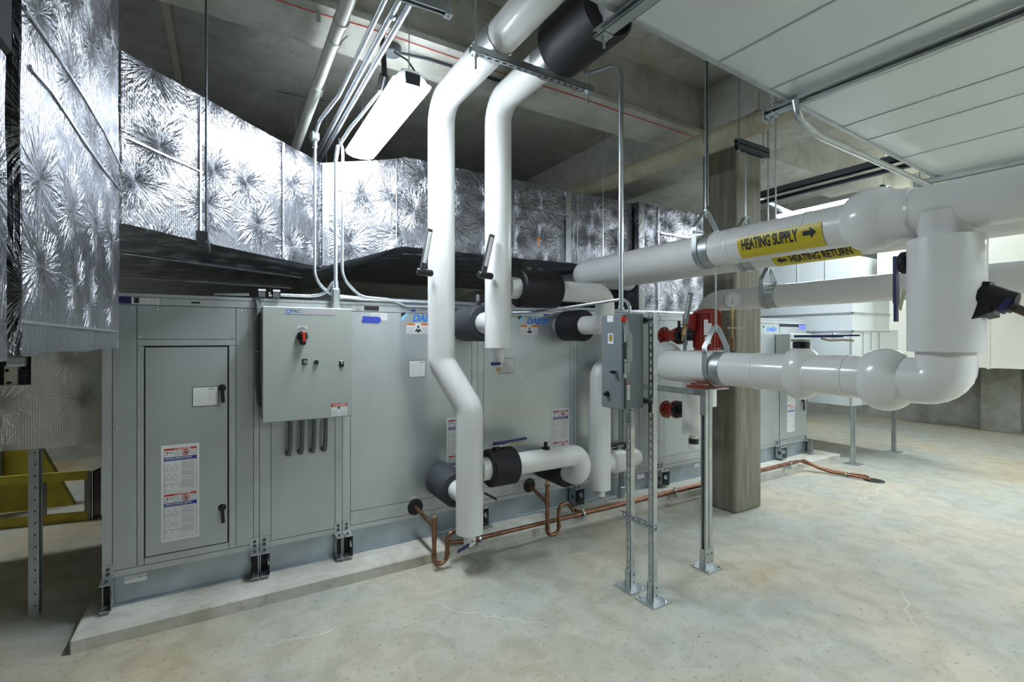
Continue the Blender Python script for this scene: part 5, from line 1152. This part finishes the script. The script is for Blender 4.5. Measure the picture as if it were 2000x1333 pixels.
# small strut end at top centre and tiny hangers
t = thing('strut_end', 'strut end with a bolt at the very top centre', 'strut', P(870, 8, Z=3.5)); q = P(880, 22, Z=3.30)
mb = MB(); mb.strut(q+V((-.45, .02, 0)), q, (0, 0, -1), zinc, .041, False); mb.box((q.x-.03, q.y-.02, q.z-.028), (q.x+.005, q.y+.022, q.z-.02), zinc); mb.cyl((q.x-.012, q.y, q.z-.04), (q.x-.012, q.y, ZC), .006, conduitm, 8); mb.build('channel', t)
t = thing('wire_hanger', 'thin wire bar hanger below the slab left of the conduits', 'hanger', (.2, 3.9, 3.8)); mb = MB(); a, b = P(537, 178, Z=4.12), P(668, 205, Z=4.12); mb.tube([a, b], .004, darksteel, n=6)
for px in (578, 638): q = P(px, 185+(px-537)*.2, Z=4.12); mb.cyl(q, q-V((0, 0, .9)), .004, conduitm, 6)
mb.build('bar', t)

# ================================================================ FLUORESCENT LAMPS
def lamp(label, x, y, z, along='y', L=1.25, wide=.115, chains=True, shade=False):
    t = thing('ceiling_light', label, 'ceiling light', (x, y, z), 'suspended fluorescent lamps')
    A = Y_ if along == 'y' else X_; B = X_ if along == 'y' else -Y_; c = V((x, y, z))
    mb = MB(); q_ = wide*(1.12 if shade else .89); z_ = .008 if shade else .0235; prof = [(-q_, z_), (-wide*.6, .07), (-.04, .09), (.04, .09), (wide*.6, .07), (q_, z_)]
    rs = [[c+B*p+Z_*q+A*s_ for p, q in prof] for s_ in (-L/2+.01, L/2-.01)]; mb.rings(rs, lampbody); mb.build('reflector', t)
    mb = MB(); pr = [(-wide*.9, .024), (-wide, .018), (-wide, .010), (-wide*.9, -.012), (-wide*.5, -.03), (0, -.034), (wide*.5, -.03), (wide*.9, -.012), (wide, .010), (wide, .018), (wide*.9, .024)]
    rs = [[c+B*p+Z_*q+A*s_ for p, q in pr] for s_ in (-L/2, L/2)]; mb.rings(rs, lens); mb.build('lens', t)
    mb = MB()
    for s_ in (-1, 1): mb.obox(c+A*s_*(L/2-.06)+Z_*.09, A*.02, B*.05, (0, 0, .012), darksteel); mb.obox(c+A*s_*(L/2+.004)+Z_*.03, A*.004, B*.045, (0, 0, .035), darksteel)
    each(mb, 'bracket', t)
    if chains:
        mb = MB()
        for s_ in (-1, 1): mb.cyl(c+A*s_*(L/2-.06)+Z_*.10, V(((c+A*s_*(L/2-.06)).x, (c+A*s_*(L/2-.06)).y, ZC)), .003, zinc, 6)
        each(mb, 'chain', t)
    return t
l1 = lamp('bright suspended lamp left of the two white risers', .955, 3.35, 3.25)
mb = MB(); mb.tube([(.98, 3.15, ZS-.055), (1.0, 2.95, 3.52), (1.01, 2.80, 3.36), (1.0, 2.78, 3.30)], .006, black, n=8); mb.build('cord', l1)
lamp('bright far lamp seen above the heating supply label', 6.5, 3.10, 3.42, shade=True)
nm = ('above the overhead white duct', 'far behind the camera right', 'over the right aisle', 'over the far right corner', 'right of the view', 'over the far left corner', 'at the rear right of the hall', 'behind the camera right', 'far right behind the galvanised duct')
for (x, y, z, al), s_ in zip(FILL_LAMPS, nm): lamp('added unseen fill lamp '+s_, x, y, z, al, shade=x > 6)

# ================================================================ RIGHT BACKGROUND
t = thing('sheet_metal_plenum', 'bright galvanised plenum box on legs beyond the unit end', 'duct', (7.6, 3.35, .8))
mb = MB(); mb.box((7.6, 3.34, .81), (8.75, 5.0, 2.95), gduct); mb.build('plenum_body', t)
mb = MB()
for z in (1.86, 2.12, 2.55):
    mb.box((7.585, 3.325, z), (7.602, 5.0, z+.022), zinc); mb.box((7.585, 3.325, z), (8.75, 3.342, z+.022), zinc)
for y in (3.36, 3.95, 4.3, 4.7): mb.box((7.588, y-.008, .81), (7.602, y+.008, 1.86), zinc)
for x in (7.9, 8.15, 8.4): mb.box((x-.005, 3.33, .81), (x+.005, 3.342, 1.86), zinc)
for y in (3.7, 4.1, 4.5): mb.box((7.59, y-.008, 2.58), (7.602, y+.008, 2.95), zinc)
mb.build('flange', t)
mb = MB(); q = P(1629, 655, X=7.59); mb.ball(q, .035, zinc, X_, .6); mb.build('access_knob', t)
for (x, y, z) in ((7.60, 3.33, .8), (8.98, 3.37, .8)):
    mb = MB(); mb.strut((x, y, 0.01), (x, y, z), (1, 0, 0), zinc, .05, False, .05); lg = mb.build('leg', t); mb = MB(); mb.box((x-.10, y-.09, 0), (x+.10, y+.09, .008), zinc); mb.build('foot_plate', t, lg)
mb = MB(); mb.box((8.75, 3.34, .81), (9.05, 5.0, 1.9), gduct); mb.build('plenum_collar', t)
t = thing('overhead_duct', 'bright galvanised duct high beyond the heating return label', 'duct', (9.0, 3.3, 2.7))
mb = MB(); mb.box((8.2, 1.3, 2.72), (10.8, 3.25, 3.3), whiteduct); mb.build('duct_body', t)
mb = MB()
for x in (8.17, 9.5): mb.box((x, 1.28, 2.70), (x+.02, 3.27, 3.32), whiteduct)
each(mb, 'flange', t)
t = thing('white_duct', 'large cream white duct on the far right wall', 'duct', (11.5, 1.5, 1.25))
mb = MB(); mb.box((11.5, -3.5, 1.255), (12.6, 4.6, 2.75), whiteduct); mb.build('duct_body', t)
mb = MB()
for y in (2.93, .6, -1.6): mb.box((11.485, y-.02, 1.235), (12.6, y+.02, 2.77), whiteduct)
mb.build('flange', t)
# ================================================================ LEFT BACKGROUND
t = thing('step_ladder', 'yellow fibreglass ladder lying on its side at the left', 'ladder', (-2.2, 6.3, 0))
d = V((.94, -.2, 0)).normalized(); e = V((-1.12, 6.12, 0)); nrm = V((-d.y, d.x, 0))
alu = mat('ladder_aluminium', (.25, .25, .24), .7, .45)
for z in (.045, .44):
    mb = MB(); mb.obox(e-d*1.5+V((0, 0, z)), d*1.5, nrm*.014, (0, 0, .042), yladder); mb.obox(e-d*1.5+V((0, 0, z))+nrm*.02, d*1.5, nrm*.02, (0, 0, .005), yladder); mb.build('side_rail', t)
for k, s_ in enumerate((.0, .42, .84, 1.26)):
    mb = MB(); w_ = .05 if k == 0 else .04; mb.obox(e-d*(s_+.0)+V((0, 0, .24)), d*w_*.5, nrm*.012, (0, 0, .235), alu); mb.obox(e-d*(s_-w_*.9)+V((0, 0, .24))+nrm*.06, d*.006, nrm*.07, (0, 0, .235), alu if k else black); mb.build('step', t)
t = thing('ladder_section', 'folded yellow stand with black parts behind the ladder', 'ladder', (-2.4, 6.9, 0))
mb = MB(); mb.hexa([(-3.3, 6.95, .0), (-1.35, 6.75, .0), (-1.35, 6.85, .0), (-3.3, 7.05, .0), (-3.3, 6.95, .52), (-1.62, 6.75, .66), (-1.62, 6.85, .66), (-3.3, 7.05, .52)], yladder); each(mb, 'side_panel', t)
mb = MB(); mb.rbox((-3.2, 6.6, .45), (-1.95, 6.78, .66), black, .02); mb.box((-1.95, 6.7, .3), (-1.88, 6.76, .75), alu); mb.build('black_bracket', t)
mb = MB(); mb.obox((-.75, 8.5, .03), (.55, -.05, 0), (0, .05, 0), (0, 0, .025), wood); tag(mb.build('wood_plank'), 'dark brown plank on the floor near the back wall', 'plank')
mb = MB(); mb.obox((-.82, 8.2, .02), (.60, -.05, 0), (0, .04, 0), (0, 0, .018), paper); tag(mb.build('metal_trim'), 'pale metal strip on the floor before the plank', 'metal strip')
